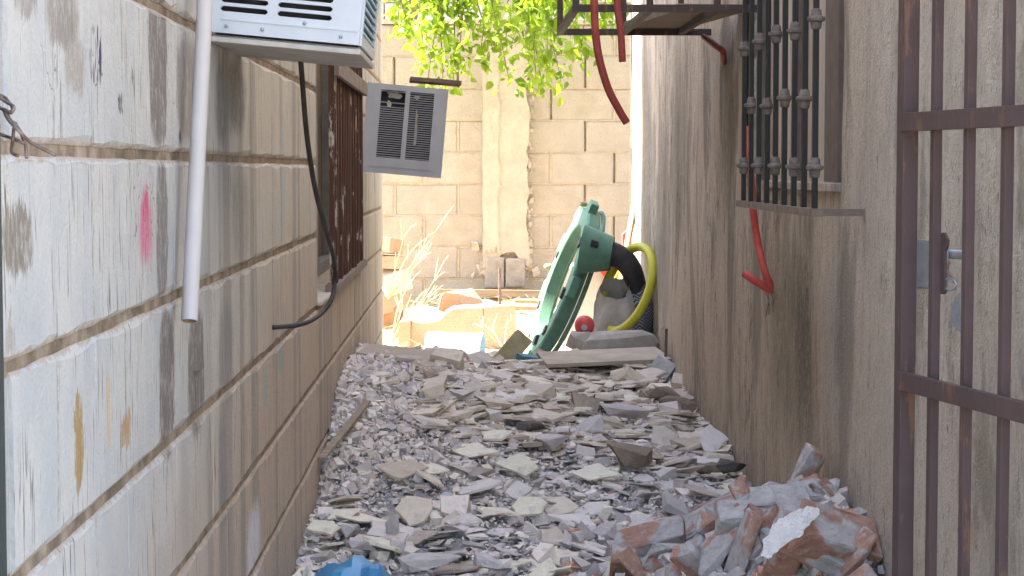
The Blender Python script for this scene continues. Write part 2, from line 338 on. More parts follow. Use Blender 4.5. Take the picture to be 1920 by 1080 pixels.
# ------------------------------------------------------------------ mesh collecting
class MB:
    def __init__(s): s.v = []; s.f = []
    def add(s, vs, fs):
        o = len(s.v); s.v += [Vector(v) for v in vs]; s.f += [tuple(i + o for i in f) for f in fs]; return s
    def box(s, c, d, rot=None, bev=0):
        h = Vector(d) / 2; c = Vector(c); m = rot.to_matrix() if isinstance(rot, Euler) else rot
        if bev:
            vs, fs = bevbox(h, bev)
        else:
            vs = [Vector((x * h.x, y * h.y, z * h.z)) for x in (-1, 1) for y in (-1, 1) for z in (-1, 1)]
            fs = [(0, 1, 3, 2), (4, 6, 7, 5), (0, 4, 5, 1), (2, 3, 7, 6), (0, 2, 6, 4), (1, 5, 7, 3)]
        return s.add([c + (m @ v if m else v) for v in vs], fs)
    def mm(s, a, b): a, b = Vector(a), Vector(b); return s.box((a + b) / 2, [abs(q) for q in (b - a)])
    def tube(s, pts, r, n=8, cap=True):
        pts = [Vector(p) for p in pts]; rs = r if isinstance(r, (list, tuple)) else [r] * len(pts); vs = []; fs = []; up = None
        for i, p in enumerate(pts):
            t = (pts[min(i + 1, len(pts) - 1)] - pts[max(i - 1, 0)]).normalized()
            if up is None: up = t.orthogonal().normalized()
            up = (up - t * up.dot(t)).normalized(); w = t.cross(up)
            vs += [p + (up * math.cos(a) + w * math.sin(a)) * rs[i] for a in [2 * math.pi * (k + .5) / n for k in range(n)]]
        for i in range(len(pts) - 1):
            for k in range(n):
                a, b = i * n + k, i * n + (k + 1) % n; fs.append((a, b, b + n, a + n))
        if cap: fs += [tuple(range(n))[::-1], tuple(range(len(vs) - n, len(vs)))]
        return s.add(vs, fs)
    def bar(s, a, b, w, d=None, ref=(0, 0, 1)):       # rectangular bar from a to b
        a, b = Vector(a), Vector(b); t = (b - a).normalized(); u = Vector(ref)
        if abs(u.dot(t)) > .95: u = Vector((0, 1, 0))
        x = t.cross(u).normalized(); y = x.cross(t).normalized()
        m = Matrix((x, y, t)).transposed(); return s.box((a + b) / 2, (w, d or w, (b - a).length), m)
    def prism(s, poly, thick):                         # poly: list of points; extruded by vector thick
        t = Vector(thick); k = len(poly); vs = [Vector(p) for p in poly] + [Vector(p) + t for p in poly]
        fs = [tuple(range(k))[::-1], tuple(range(k, 2 * k))] + [(i, (i + 1) % k, (i + 1) % k + k, i + k) for i in range(k)]
        return s.add(vs, fs)
    def build(s, name, mat, parent=None, origin=None, smooth=False, recalc=True):
        if origin is None:
            if parent is not None: origin = Vector((0, 0, 0))
            else:
                xs = [v.x for v in s.v]; ys = [v.y for v in s.v]; zs = [v.z for v in s.v]
                origin = Vector(((min(xs) + max(xs)) / 2, (min(ys) + max(ys)) / 2, min(zs)))
        me = bpy.data.meshes.new(name); off = WORLD.get(parent.name, Vector()) if parent is not None else Vector(origin)
        me.from_pydata([tuple(v - off) for v in s.v], [], s.f)
        if recalc:
            bm = bmesh.new(); bm.from_mesh(me); bmesh.ops.recalc_face_normals(bm, faces=bm.faces); bm.to_mesh(me); bm.free()
        if smooth:
            me.shade_smooth()
            if smooth != True: me.set_sharp_from_angle(angle=R(smooth))
        me.materials.append(M[mat] if isinstance(mat, str) else mat)
        o = bpy.data.objects.new(name, me); col.objects.link(o)
        if parent is not None: o.parent = parent; WORLD[o.name] = off
        else: o.location = origin; WORLD[o.name] = Vector(origin)
        return o
def bevbox(h, b):
    bm = bmesh.new(); bmesh.ops.create_cube(bm, size=1)
    for v in bm.verts: v.co = Vector((v.co.x * 2 * h.x, v.co.y * 2 * h.y, v.co.z * 2 * h.z))
    bmesh.ops.bevel(bm, geom=bm.edges[:], offset=b, segments=2, affect='EDGES', profile=.7); bm.verts.index_update()
    r = [v.co.copy() for v in bm.verts], [tuple(v.index for v in f.verts) for f in bm.faces]; bm.free(); return r
WORLD = {}      # where a thing's local origin stands (world position of untransformed parents; zero for rotated ones: their parts are written locally)
def thing(name, label, cat, loc, group=None, rot=None):
    o = bpy.data.objects.new(name, None); col.objects.link(o); o.location = loc; o.empty_display_size = .05
    WORLD[o.name] = Vector(loc) if rot is None else Vector()
    if rot is not None: o.rotation_euler = rot
    o['label'] = label; o['category'] = cat
    if group: o['group'] = group
    return o
def tag(o, label, cat, group=None):
    o['label'] = label; o['category'] = cat
    if group: o['group'] = group
    return o
def kind(o, k, label=None):
    o['kind'] = k
    if label: o['label'] = label
    return o
def smooth_path(pts, n=6):
    pts = [Vector(p) for p in pts]; out = []
    for i in range(len(pts) - 1):
        a, b, c, d = pts[max(i - 1, 0)], pts[i], pts[i + 1], pts[min(i + 2, len(pts) - 1)]
        for k in range(n):
            t = k / n; out.append(.5 * ((2 * b) + (c - a) * t + (2 * a - 5 * b + 4 * c - d) * t * t + (3 * b - a - 3 * c + d) * t ** 3))
    return out + [pts[-1]]

# ------------------------------------------------------------------ the ground
xs = sorted(set([-300, -60, -15, -6, -3] + list(np.linspace(-2, 2.4, 23)) + [4, 7, 15, 60, 300]))
ys = sorted(set([-300, -60, -15, -4, 0] + list(np.linspace(1, 13, 49)) + [16, 25, 60, 300]))
g = MB(); nx = len(xs)
g.v = [Vector((x, y, G(x, y) + (.02 * math.sin(7 * x + 3 * y) * math.sin(5 * y) if 9 < y < 13 and abs(x) < 3 else 0))) for y in ys for x in xs]
g.f = [(j * nx + i, j * nx + i + 1, (j + 1) * nx + i + 1, (j + 1) * nx + i) for j in range(len(ys) - 1) for i in range(nx - 1)]
kind(g.build('ground', 'dirt', origin=(0, 0, 0), recalc=False), 'structure')

# ------------------------------------------------------------------ block pieces (52 triangles, chipped edges)
def block_mesh(L, Hh, D, seed, bev=.006, jit=.0022, mat='lwall', endbev=1.0):
    r = random.Random(seed); ring = []; nl, nh = 6, 3
    a, c = L / 2, Hh / 2
    for i in range(nl): ring.append((-a + L * i / nl, -c))
    for i in range(nh): ring.append((a, -c + Hh * i / nh))
    for i in range(nl): ring.append((a - L * i / nl, c))
    for i in range(nh): ring.append((-a, c - Hh * i / nh))
    k = len(ring); vs = []
    for (x, z) in ring: vs.append((x, D, z))
    for (x, z) in ring: vs.append((x + r.uniform(-1, 1) * jit * .3, bev, z + r.uniform(-1, 1) * jit * .3))
    for (x, z) in ring:
        ins = bev * .8 + abs(r.gauss(0, 1)) * jit
        vs.append((x - math.copysign(min(ins, abs(x)), x) * endbev * (abs(x) > a - .001), r.uniform(-.0008, .0008), z - math.copysign(ins, z) * (abs(z) > c - .001)))
    fs = [(i, (i + 1) % k, (i + 1) % k + k, i + k) for i in range(k)] + [(i + k, (i + 1) % k + k, (i + 1) % k + 2 * k, i + 2 * k) for i in range(k)]
    fs.append(tuple(range(2 * k, 3 * k)))
    me = bpy.data.meshes.new('block'); me.from_pydata(vs, [], fs)
    bm = bmesh.new(); bm.from_mesh(me); bmesh.ops.recalc_face_normals(bm, faces=bm.faces)
    if sum((f.normal.y for f in bm.faces if len(f.verts) > 8)) > 0: bmesh.ops.reverse_faces(bm, faces=bm.faces)
    bm.to_mesh(me); bm.free(); me.materials.append(M[mat]); return me
def put_block(me, parent, loc, rz=0, name='block'):
    o = bpy.data.objects.new(name, me); col.objects.link(o); o.parent = parent
    o.location = Vector(loc) - WORLD[parent.name]; o.rotation_euler = (0, 0, rz); return o

# ------------------------------------------------------------------ left building: painted block wall
YL0, YL1 = 1.752, 9.62
WY0, WY1, WZ0, WZ1 = 5.43, 7.66, -.372, .86             # window opening
lb = thing('block_building', 'white painted concrete block building wall with tan mortar joints along the left', 'building', (XL, 5.7, -1.25))
cx = XL - .005
m = MB()
m.mm((-4.2, YL0 + .004, -1.25), (cx, WY0, 2.8)); m.mm((-4.2, WY1, -1.25), (cx, YL1 - .004, 2.8))
m.mm((-4.2, WY0, -1.25), (cx, WY1, WZ0 - .004)); m.mm((-4.2, WY0, WZ1), (cx, WY1, 2.8)); m.mm((-4.2, WY0, WZ0 - .004), (cx - .16, WY1, WZ1))
m.build('wall_core', 'mortar', lb)
MB().mm((-4.4, .1, 2.8), (XL + .02, 9.98, 2.95)).build('roof_shade_slab', 'roofs', lb)  # unseen overhang, added to block sky and set the sun's shadow edge
full = [block_mesh(.3988, .1875, .03, 100 + i, .004, .0042, 'lwall', .10) for i in range(8)]
for k in range(-6, 5):
    z0 = .02 + .2 * k; zc = z0 + .1
    y = 1.6 + (.2 if k % 2 == 0 else 0)
    while y < YL1:
        a, b = max(y, YL0), min(y + .4, YL1)
        segs = [(a, b)]
        if z0 + .2 > WZ0 + .03 and z0 < WZ1 - .03:      # cut round the window
            segs = [(s, min(e, WY0)) for s, e in segs if s < WY0 - .02] + [(max(s, WY1), e) for s, e in segs if e > WY1 + .02]
        for s, e in segs:
            if e - s < .02: continue
            me = random.choice(full) if e - s > .395 else block_mesh(e - s - .0012, .1875, .03, random.random(), .004, .0042, 'lwall', .16)
            put_block(me, lb, (XL, (s + e) / 2, zc), math.pi / 2)
        y += .4
# window of the left wall
w = MB().mm((cx - .15, WY0 + .01, WZ0 + .01), (cx - .135, WY1 - .01, WZ1 - .01)).build('window', 'rot', lb)
for ya, yb in ((WY0 + .01, WY0 + .09), (6.05, 6.2), (7.5, WY1 - .01)): MB().mm((cx - .134, ya, WZ0 + .052), (cx - .05 if ya == 6.05 else cx - .09, yb, WZ1 - .01)).build('window_post', 'frame', w)
MB().mm((cx - .132, WY0 + .01, WZ0 + .008), (cx - .092, WY1 - .01, WZ0 + .05)).build('window_rail', 'frame', w)
MB().mm((cx - .15, WY0 + .002, WZ0 - .002), (XL + .012, WY1 - .002, WZ0 + .006)).build('window_sill', 'column', w)
gl = thing('window_grille', 'rusted window grille of vertical bars with flaking pale paint on the left wall', 'grille', (XL, 6.75, WZ0))
yy = 5.95; i = 0
while yy < 7.6:
    wdt = random.choice([.010, .012, .016]); j = random.uniform(-.004, .004)
    MB().bar((XL + .006 + j, yy, WZ0 + .02), (XL + .006 - j, yy + random.uniform(-.01, .01), WZ1 - .02), wdt, .016).build('bar', 'rustgrille', gl); yy += .078
MB().mm((XL - .012, 5.9, WZ0 + .004), (XL + .026, 7.63, WZ0 + .026)).build('bottom_rail', 'rail', gl)
MB().mm((XL + .016, 5.93, .285), (XL + .03, 7.62, .335)).build('cross_rail', 'rail', gl)
MB().mm((XL - .01, 5.9, WZ1 - .02), (XL + .02, 7.63, WZ1)).build('top_rail', 'rail', gl)

# ------------------------------------------------------------------ right building: rendered wall with window
YR0, YR1 = 1.95, 10.25
VY0, VY1, VZ0, VZ1 = 4.5, 6.0, -.045, 1.0
rb = thing('rendered_building', 'stained grey brown cement rendered building wall along the right', 'building', (XR, 6, -1.25))
def grid_face(mb, y0, y1, z0, z1, dy=.12):
    ny = max(1, int((y1 - y0) / dy)); nz = max(1, int((z1 - z0) / dy)); vs = []
    for j in range(nz + 1):
        for i in range(ny + 1):
            y = y0 + (y1 - y0) * i / ny; z = z0 + (z1 - z0) * j / nz
            w_ = .006 * math.sin(3.1 * y + 1.7 * z) + .004 * math.sin(7.3 * y - 4 * z + 1) + .002 * math.sin(19 * y + 13 * z)
            vs.append((XR + w_, y, z))
    fs = [(j * (ny + 1) + i, j * (ny + 1) + i + 1, (j + 1) * (ny + 1) + i + 1, (j + 1) * (ny + 1) + i) for j in range(nz) for i in range(ny)]
    mb.add(vs, fs)
m = MB()
m.mm((XR + .012, YR0 + .01, -1.25), (4.5, VY0, 3.0)); m.mm((XR + .012, VY1, -1.25), (4.5, YR1 - .01, 3.0))
m.mm((XR + .012, VY0, -1.25), (4.5, VY1, VZ0)); m.mm((XR + .012, VY0, VZ1), (4.5, VY1, 3.0)); m.mm((XR + .085, VY0, VZ0), (4.5, VY1, VZ1))
grid_face(m, YR0, VY0, -1.25, 3.0); grid_face(m, VY1, YR1, -1.25, 3.0); grid_face(m, VY0, VY1, -1.25, VZ0); grid_face(m, VY0, VY1, VZ1, 3.0)
for a, b in (((XR - .004, YR1 - .012, -1.25), (XR + .03, YR1, 3.0)), ((XR - .004, YR0, -1.25), (XR + .03, YR0 + .012, 3.0))): m.mm(a, b)
m.build('wall', 'rwall', rb, recalc=False, smooth=30)
MB().mm((XR - .1, .1, 3.0), (4.6, YR1 + .1, 3.15)).build('roof_shade_slab', 'roofs', rb)  # unseen eave reaching past the entrance, added to hold back sky light
w = MB().mm((XR + .066, VY0 + .01, VZ0 + .005), (XR + .082, VY1 - .01, VZ1 - .01)).build('window', 'pane', rb)
for ya, yb in ((4.72, 4.90), (5.3, 5.33), (VY1 - .05, VY1 - .004)): MB().mm((XR + .04, ya, VZ0 + .016), (XR + .065, yb, VZ1 - .01)).build('window_post', 'frameb', w)
MB().mm((XR - .012, VY0 + .004, VZ0 - .004), (XR + .083, VY1 - .004, VZ0 + .014)).build('window_sill', 'rwall', w)

# barred grille in front of it
GX = .75
gr = thing('window_grille', 'black window grille of nine vertical bars with grey collars on the right wall', 'grille', (GX, 4.8, -.085))
def lathe(mb, c, prof, n=12):
    c = Vector(c); vs = []; fs = []
    for (r_, z_) in prof: vs += [c + Vector((r_ * math.cos(2 * math.pi * k / n), r_ * math.sin(2 * math.pi * k / n), z_)) for k in range(n)]
    for i in range(len(prof) - 1):
        for k in range(n): a, b = i * n + k, i * n + (k + 1) % n; fs.append((a, b, b + n, a + n))
    fs += [tuple(range(n))[::-1], tuple(range(len(vs) - n, len(vs)))]
    return mb.add(vs, fs)
KN = [(.008, -.023), (.0112, -.020), (.0125, -.007), (.019, -.004), (.020, .0), (.019, .004), (.0125, .006), (.0112, .018), (.008, .022)]
for i in range(9):
    y = 5.34 - i * .1375
    b = MB().bar((GX, y, -.085), (GX, y + random.uniform(-.01, .01), .95), .0125, ref=(1, 0, 0)).build('bar', 'blackbar', gr)
    for kz in ([.325, .006] if i % 2 == 0 else [.166]):
        lathe(MB(), (GX, y, kz + random.uniform(-.008, .008)), KN).build('collar', 'knob', b, smooth=40)
MB().mm((GX - .012, 4.2, -.1), (GX + .012, 5.4, -.083)).build('bottom_rail', 'rail', gr)
MB().mm((GX - .012, 4.2, .95), (GX + .012, 5.4, .968)).build('top_rail', 'rail', gr)
for y in (4.22, 5.385):
    MB().mm((GX + .012, y - .01, -.099), (XR + .004, y + .01, -.084)).build('wall_stay', 'rail', gr)
    MB().mm((GX + .012, y - .01, .951), (XR + .004, y + .01, .966)).build('wall_stay', 'rail', gr)

# ------------------------------------------------------------------ back wall of bare blocks with concrete column
bw = thing('block_wall', 'bare cream concrete block wall with open joints closing off the far end', 'wall', (.3, YB, -.95))
BZ1 = .913
MB().mm((-2.6, YB + .03, -1.2), (3.2, YB + .15, BZ1 - .002)).build('wall_core', 'bmortar', bw)
bfull = [block_mesh(.388, .193, .028, 300 + i, .007, .003, 'block') for i in range(5)]
joints = [(PX(1, 1, 1) and P(px, 300, YB).x) for px in (1033, 1097)]
rows = 10
for k in range(rows):
    z1 = BZ1 - .2 * k; x = joints[k % 2] - .4 * 8
    while x < 2.9:
        if x > -2.5:
            put_block(random.choice(bfull), bw, (x + .2, YB + random.uniform(-.004, .004), z1 - .1 + random.uniform(-.002, .002)))
        x += .4
    MB().mm((-2.5, YB + .006, z1 - .2045), (3.1, YB + .029, z1 - .1955)).build('mortar_bed', 'bmortar', bw)
# joints that were filled with mortar
for k in range(rows):
    x = joints[k % 2] - .4 * 4
    while x < 1.4:
        if random.random() < .5 or x < .05 and random.random() < .6: MB().mm((x - .0065, YB + .004, BZ1 - .2 * k - .195), (x + .0065, YB + .029, BZ1 - .2 * k - .006)).build('mortar_joint', 'bmortar', bw)
        x += .4
# coping ledge and white wall standing farther back
MB().mm((-2.6, YB - .006, BZ1 + .001), (3.2, YB + .16, BZ1 + .03)).build('coping', 'column', bw)
fw = thing('block_wall', 'whitewashed block wall rising behind the cream block wall at the top left', 'wall', (0, 14.2, -.9))
MB().mm((-3, 14.22, -.9), (3.4, 14.36, 2.4)).build('wall_core', 'bmortar', fw)
wfull = [block_mesh(.388, .188, .018, 400 + i, .006, .003, 'wblock') for i in range(3)]
for k in range(6):
    x = -2.8 + .2 * (k % 2)
    while x < 3.0: put_block(random.choice(wfull), fw, (x + .2, 14.2, .80 + .2 * k + .1)); x += .4
# column: ragged edges, broken foot
def ragged_column(x0, x1, z0, z1, y0, y1, seed):
    r = random.Random(seed); L = []; Rr = []; n = 34
    for i in range(n + 1):
        t = i / n; z = z0 + (z1 - z0) * t
        L.append((x0 + r.uniform(-.004, .004), z)); Rr.append((x1 + r.uniform(-.010, .008) + .005 * math.sin(9 * t * 3), z))
    foot = [(x0 + (x1 - x0) * q, z0 + r.uniform(-.05, .05) + (.05 if .35 < q < .9 else 0)) for q in (.2, .4, .55, .7, .85)]
    poly = L[::-1] + foot + Rr
    m = MB(); c = len(poly)
    m.prism([(x, y0, z) for x, z in poly], (0, y1 - y0, 0)); return m
c0, c1 = P(905, 300, YB - .03), P(990, 300, YB - .03)
colm = ragged_column(c0.x, c1.x, P(900, 500, YB).z, BZ1 + .25, YB - .035, YB + .002, 5).build('column', 'column', bw)
strip = ragged_column(c0.x + .002, c0.x + .10, P(900, 480, YB).z, BZ1 + .24, YB - .043, YB - .034, 8); strip.build('plaster_strip', 'column', colm)
crumbs = MB(); rr = random.Random(3)
def chunk_geo(r, sx, sy, sz, n=11):
    bm = bmesh.new()
    for _ in range(n):
        v = Vector((r.gauss(0, 1), r.gauss(0, 1), r.gauss(0, 1))).normalized(); e = r.uniform(.82, 1.05)
        q = [math.copysign(abs(c) ** .62, c) * e for c in v]; bm.verts.new((q[0] * sx, q[1] * sy, q[2] * sz))
    g_ = bmesh.ops.convex_hull(bm, input=bm.verts[:])
    for v in [v for v in bm.verts if not v.link_faces]: bm.verts.remove(v)
    bm.verts.index_update(); out = [v.co.copy() for v in bm.verts], [tuple(v.index for v in f.verts) for f in bm.faces]; bm.free(); return out
for _ in range(70):
    z = rr.uniform(-.55, .65); x = c1.x + rr.uniform(-.02, .03); s_ = rr.uniform(.006, .022)
    vs, fs = chunk_geo(rr, s_, s_ * .7, s_ * 1.4, 8); crumbs.add([v + Vector((x, YB - .012, z)) for v in vs], fs)
for _ in range(40):
    z = rr.uniform(-.72, -.42); x = c0.x + rr.uniform(-.06, .34); s_ = rr.uniform(.012, .04)
    vs, fs = chunk_geo(rr, s_, s_ * .6, s_ * 1.2, 8); crumbs.add([v + Vector((x, YB - .008, z)) for v in vs], fs)
kind(crumbs.build('mortar_crumbs', 'column', bw), 'stuff')
for px0, px1, py0, py1 in ((910, 945, 482, 540), (948, 985, 484, 538)):
    a, b = P(px0, py0, YB - .04), P(px1, py1, YB - .04); r_ = random.Random(px0)
    MB().box((a + b) / 2 + Vector((0, .04, 0)), (b.x - a.x, .09, a.z - b.z), Euler((0, r_.uniform(-.03, .03), 0)), bev=.012).build('foot_stone', 'greyblock', bw)

# ------------------------------------------------------------------ white air conditioner, grey cooler
ac = thing('air_conditioner', 'white window air conditioner with slotted side sticking out of the left wall', 'air conditioner', (XL - .004, 3.2, .212), rot=(0, R(5.2), 0))
D_, W_, T_ = .245, .44, .36
m = MB(); t = .006
m.mm((0, 0.03, t), (D_, W_, t + .004)); m.mm((0, .03, T_ - t), (D_, W_, T_)); m.mm((0, W_ - t, t + .004), (D_, W_, T_ - t)); m.mm((0, .02, t + .004), (.01, W_ - t, T_ - t))
m.build('casing', 'acwhite', ac)
MB().box((D_ / 2 - .002, W_ / 2 + .01, .0015), (D_ + .012, W_ + .012, .009), bev=.003).build('base_tray', 'acgrime', ac)
sp = MB()                                            # side panel: frame and the strips between slots
x_cols = [(0.018, .094), (.110, .198)]; zs0 = .047; pitch, sl = .0142, .0086; nsl = 16
sp.mm((0, 0, .012), (D_, .012, zs0)); ztop = zs0 + nsl * pitch; sp.mm((0, 0, ztop), (D_, .012, T_))
for a, b in ((0, x_cols[0][0]), (x_cols[0][1], x_cols[1][0]), (x_cols[1][1], D_)): sp.mm((a, 0, zs0), (b, .012, ztop))
pan = sp.build('side_panel', 'acwhite', ac)
for a, b in x_cols:
    for i in range(nsl):
        z = zs0 + i * pitch; MB().mm((a, .0005, z + sl), (b, .0115, z + pitch)).build('slat', 'acwhite', pan)
        for sx, xx in ((1, a), (-1, b)):              # rounded slot ends
            MB().prism([(xx, .001, z), (xx + sx * .004, .001, z), (xx, .001, z + .003)], (0, .01, 0)).add([(xx, .001, z + sl), (xx, .001, z + sl - .003), (xx + sx * .004, .001, z + sl), (xx, .011, z + sl), (xx, .011, z + sl - .003), (xx + sx * .004, .011, z + sl)], [(0, 1, 2), (3, 5, 4), (0, 3, 4, 1), (1, 4, 5, 2), (2, 5, 3, 0)]).build('slot_corner', 'acwhite', pan) if i > 8 or i < 6 else None
MB().mm((.012, .03, .03), (D_ - .012, .036, T_ - .03)).build('inner_plate', 'acdark', ac)
MB().mm((.02, -.002, .033), (D_ - .004, .001, .0352)).build('pressed_ridge', 'acwhite', pan)
for x in (.03, .088, .155, .215):
    lathe(MB(), (0, 0, 0), [(.003, 0), (.003, .002), (.0015, .003)], 8).build('screw', 'galv', pan).matrix_local = Matrix.Translation((x, -.0005, .023 + (.016 if x == .155 else 0))) @ Matrix.Rotation(R(90), 4, 'X')
bk = MB(); bk.mm((D_ - .002, .012, .012), (D_ + .004, .03, T_)); bk.mm((D_ - .002, W_ - .02, .012), (D_ + .004, W_, T_)); bk.mm((D_ - .002, .03, .012), (D_ + .004, W_ - .02, .03))
bk.build('back_frame', 'acwhite', ac)
for i in range(24): z = .034 + i * .0135; MB().mm((D_ - .001, .03, z), (D_ + .003, W_ - .02, z + .005)).build('fin', 'bluew', ac)
MB().mm((D_ - .012, .03, .03), (D_ - .004, W_ - .02, T_ - .01)).build('coil', 'acdark', ac)

gc = thing('evaporative_cooler', 'grey louvred cooler box hanging at the end of the left wall', 'cooler', (XL - .002, 7.68, -.005), rot=(0, R(5), R(0)))
cw, chh, cd = .315, .348, .17
m = MB(); m.mm((0, .014, 0), (cw - .012, cd, .006)); m.mm((0, .014, chh - .006), (cw - .012, cd, chh)); m.mm((cw - .018, .014, .006), (cw - .012, cd - .02, chh - .006))
m.build('casing', 'acgrey', gc)
lx = [(.055, .150), (.168, .262)]; lz0, lz1 = .062, .325
m = MB(); m.mm((0, 0, 0), (cw, .012, lz0)); m.mm((0, 0, lz1), (cw, .012, chh))
for a, b in ((0, lx[0][0]), (lx[0][1], lx[1][0]), (lx[1][1], cw)): m.mm((a, 0, lz0), (b, .012, lz1))
fp = m.build('front_panel', 'acgrey', gc)
MB().mm((.03, -.003, .026), (cw - .03, 0, .030)).mm((cw - .06, -.003, .028), (cw - .057, 0, lz0)).build('ridge', 'acgrey', fp)
nl = 30
for a, b in lx:
    for i in range(nl):
        z = lz0 + (lz1 - lz0) * (i + .5) / nl
        if a > .1 or i < 23 or random.random() < .45:
            MB().box(((a + b) / 2, .007, z), (b - a + .002, .006, .0018), Euler((R(18), 0, 0))).build('louvre', 'acgrey', fp)
MB().mm((.02, .05, .02), (cw - .03, .055, chh - .02)).build('inner_plate', 'acdark', gc)
t_ = MB(); rr = random.Random(9)
for a, b, c, d in ((.07, .29, .145, .325), (.078, .255, .098, .29), (.18, .295, .21, .318), (.192, .08, .206, .28)):
    poly = []
    for i in range(14):
        an = 2 * math.pi * i / 14; e = rr.uniform(.55, 1.05); poly.append(((a + c) / 2 + (c - a) / 2 * e * math.cos(an), .04, (b + d) / 2 + (d - b) / 2 * e * math.sin(an)))
    t_.prism(poly, (0, .003, 0))
t_.build('torn_lining', 'foil', gc)
MB().mm((cw - .012, .03, .03), (cw - .006, .15, chh - .04)).build('side_grille', 'acdark', gc)
tag(MB().box((-.13, 7.79, .348), (.2, .2, .016), Euler((0, R(4.5), R(3)))).build('board', 'rot'), 'thin weathered brown board lying on top of the grey cooler', 'board')

# ------------------------------------------------------------------ pipe, cable, wire and clip on the left wall
a, b = PX(392, -160, -.386), PX(355, 602, -.392)
pv = thing('drain_pipe', 'white plastic drain pipe hanging loose and leaning on the left wall', 'pipe', b)
o = b + (a - b).normalized() * .0; ring = MB().tube([b, b + (a - b) * .5, a], .0118, 20, cap=False); ring.build('pipe', 'pvc', pv, smooth=True)
MB().tube([b, b + (a - b) * .5, a], .0098, 16, cap=False).build('bore', 'pvcin', pv, smooth=True)
rim = MB(); ax = (a - b).normalized(); u = ax.orthogonal().normalized(); v_ = ax.cross(u); vs = []
for k in range(20): an = 2 * math.pi * k / 20; e = u * math.cos(an) + v_ * math.sin(an); vs += [b + e * .0118, b + e * .0098]
rim.add(vs, [(2 * k, 2 * k + 1, (2 * k + 3) % 40, (2 * k + 2) % 40) for k in range(20)]); rim.build('rim', 'pvc', pv)
pts = [P(562, 92, 3.62), P(566, 140, 3.64), P(575, 250, 3.72), P(590, 350, 3.9), P(608, 420, 4.1), P(625, 480, 4.35), P(628, 520, 4.45), P(622, 560, 4.42), P(600, 590, 4.36), P(565, 608, 4.25), PX(512, 614, XL + .002)]
tag(MB().tube(smooth_path(pts), .0052, 8).build('power_cable', 'cable', smooth=True), 'black power cable hanging from the white air conditioner and looping to the wall', 'cable')
for (pp, lab) in (((368, 686), 'small grey metal clip fixed below the white pipe end'),):
    p = PL(*pp); cl = thing('pipe_clip', lab, 'clip', p)
    MB().box(p + Vector((.004, 0, 0)), (.01, .05, .012), bev=.002).build('strap', 'frameb', cl); lathe(MB(), (0, 0, 0), [(.004, 0), (.004, .006), (.002, .008)], 8).build('bolt', 'frameb', cl).matrix_local = Matrix.Translation((.009, .012, 0)) @ Matrix.Rotation(R(90), 4, 'Y')
post = thing('gate_post', 'dark steel gate post at the left edge in front of the white wall', 'post', (XL - .03, 1.72, -1.25))
pq = PX(5, 540, XL + .006); MB().mm((XL - .05, pq.y - .03, -1.25), (XL + .006, pq.y, 2.1)).build('post', 'dkpost', post)
for z in (-.39, -.18): lathe(MB(), (XL - .006, 1.715, z), [(.008, -.03), (.009, -.028), (.009, .028), (.008, .03)], 10).build('hinge_barrel', 'dkpost', post)
wr = thing('twisted_wire', 'rusty twisted wire ends hanging at the left edge of the white wall', 'wire', P(20, 240, 1.79))
for j, pl in enumerate([[(-30, 160), (10, 190), (26, 200), (20, 212), (8, 205), (16, 225), (40, 250), (60, 268), (104, 291)], [(-30, 190), (5, 205), (22, 228), (34, 240), (44, 262), (48, 272), (50, 296)],
                        [(-20, 245), (10, 255), (30, 262), (46, 268), (40, 250), (28, 236), (24, 262), (22, 285), (34, 292)], [(-25, 172), (8, 182), (24, 205), (12, 212), (14, 222), (30, 232)]]):
    MB().tube(smooth_path([P(x, y, 1.745 + .006 * j + .012 * math.sin(k * 1.9)) for k, (x, y) in enumerate(pl)], 5), .0016, 6).build('strand', 'wire', wr, smooth=True)

# ------------------------------------------------------------------ gate on the right
HX = Vector((.863, 2.0)); FX = P(1701, 319, 3.0); d2 = (HX - Vector((FX.x, 3.0))); gl_ = d2.length; ang = math.atan2(d2.y, d2.x)
gt = thing('steel_gate', 'maroon steel bar gate standing open against the right wall', 'gate', (FX.x, 3.0, -1.2), rot=(0, 0, ang))
# local: x runs from the free end to the hinge, z up from the foot (-1.2), -y... towards the alley is local y < 0 or > 0 by the sign below
side = 1 if (Matrix.Rotation(ang, 2) @ Vector((0, 1))).x < 0 else -1
zt = 2.15; z_u, z_l = 1.2 + .0725, 1.2 - .322
MB().box((0, 0, zt / 2), (.025, .025, zt), bev=.0015).build('stile', 'gate', gt); MB().box((gl_, 0, zt / 2), (.025, .025, zt), bev=.0015).build('stile', 'gate', gt)
nb = 8
for i in range(1, nb + 1):
    x = [.105, .218, .337][i - 1] if i <= 3 else .337 + (i - 3) * (gl_ - .337) / (nb - 2)
    if x < gl_ - .03: MB().box((x, 0, zt / 2), (.0135, .0135, zt - .03), bev=.001).build('bar', 'gate', gt)
for z in (z_u, z_l, .015, zt - .014): MB().box((gl_ / 2, side * .0125 if 0.1 < z < 2 else 0, z), (gl_ - .0256, .011 if .1 < z < 2 else .022, .0285), bev=.0015).build('rail', 'gate', gt)
def gate_pt(px, py, off=0.0):                          # pixel -> local (x, z) on the gate plane
    d = ray(px, py); n2 = Vector((-math.sin(ang), math.cos(ang), 0)); o = Vector((FX.x, 3.0, 0)) + n2 * off
    p = d * (o.dot(n2) / d.dot(n2)); l = Matrix.Rotation(-ang, 3, 'Z') @ (p - Vector((FX.x, 3.0, -1.2))); return l
def gbox(px0, py0, px1, py1, y0, y1, name, mat):
    a, b = gate_pt(px0, py0, (y0 + y1) / 2), gate_pt(px1, py1, (y0 + y1) / 2)
    return MB().box(((a.x + b.x) / 2, (y0 + y1) / 2, (a.z + b.z) / 2), (abs(b.x - a.x), abs(y1 - y0), abs(a.z - b.z)), bev=.001).build(name, mat, gt)
yb = -side
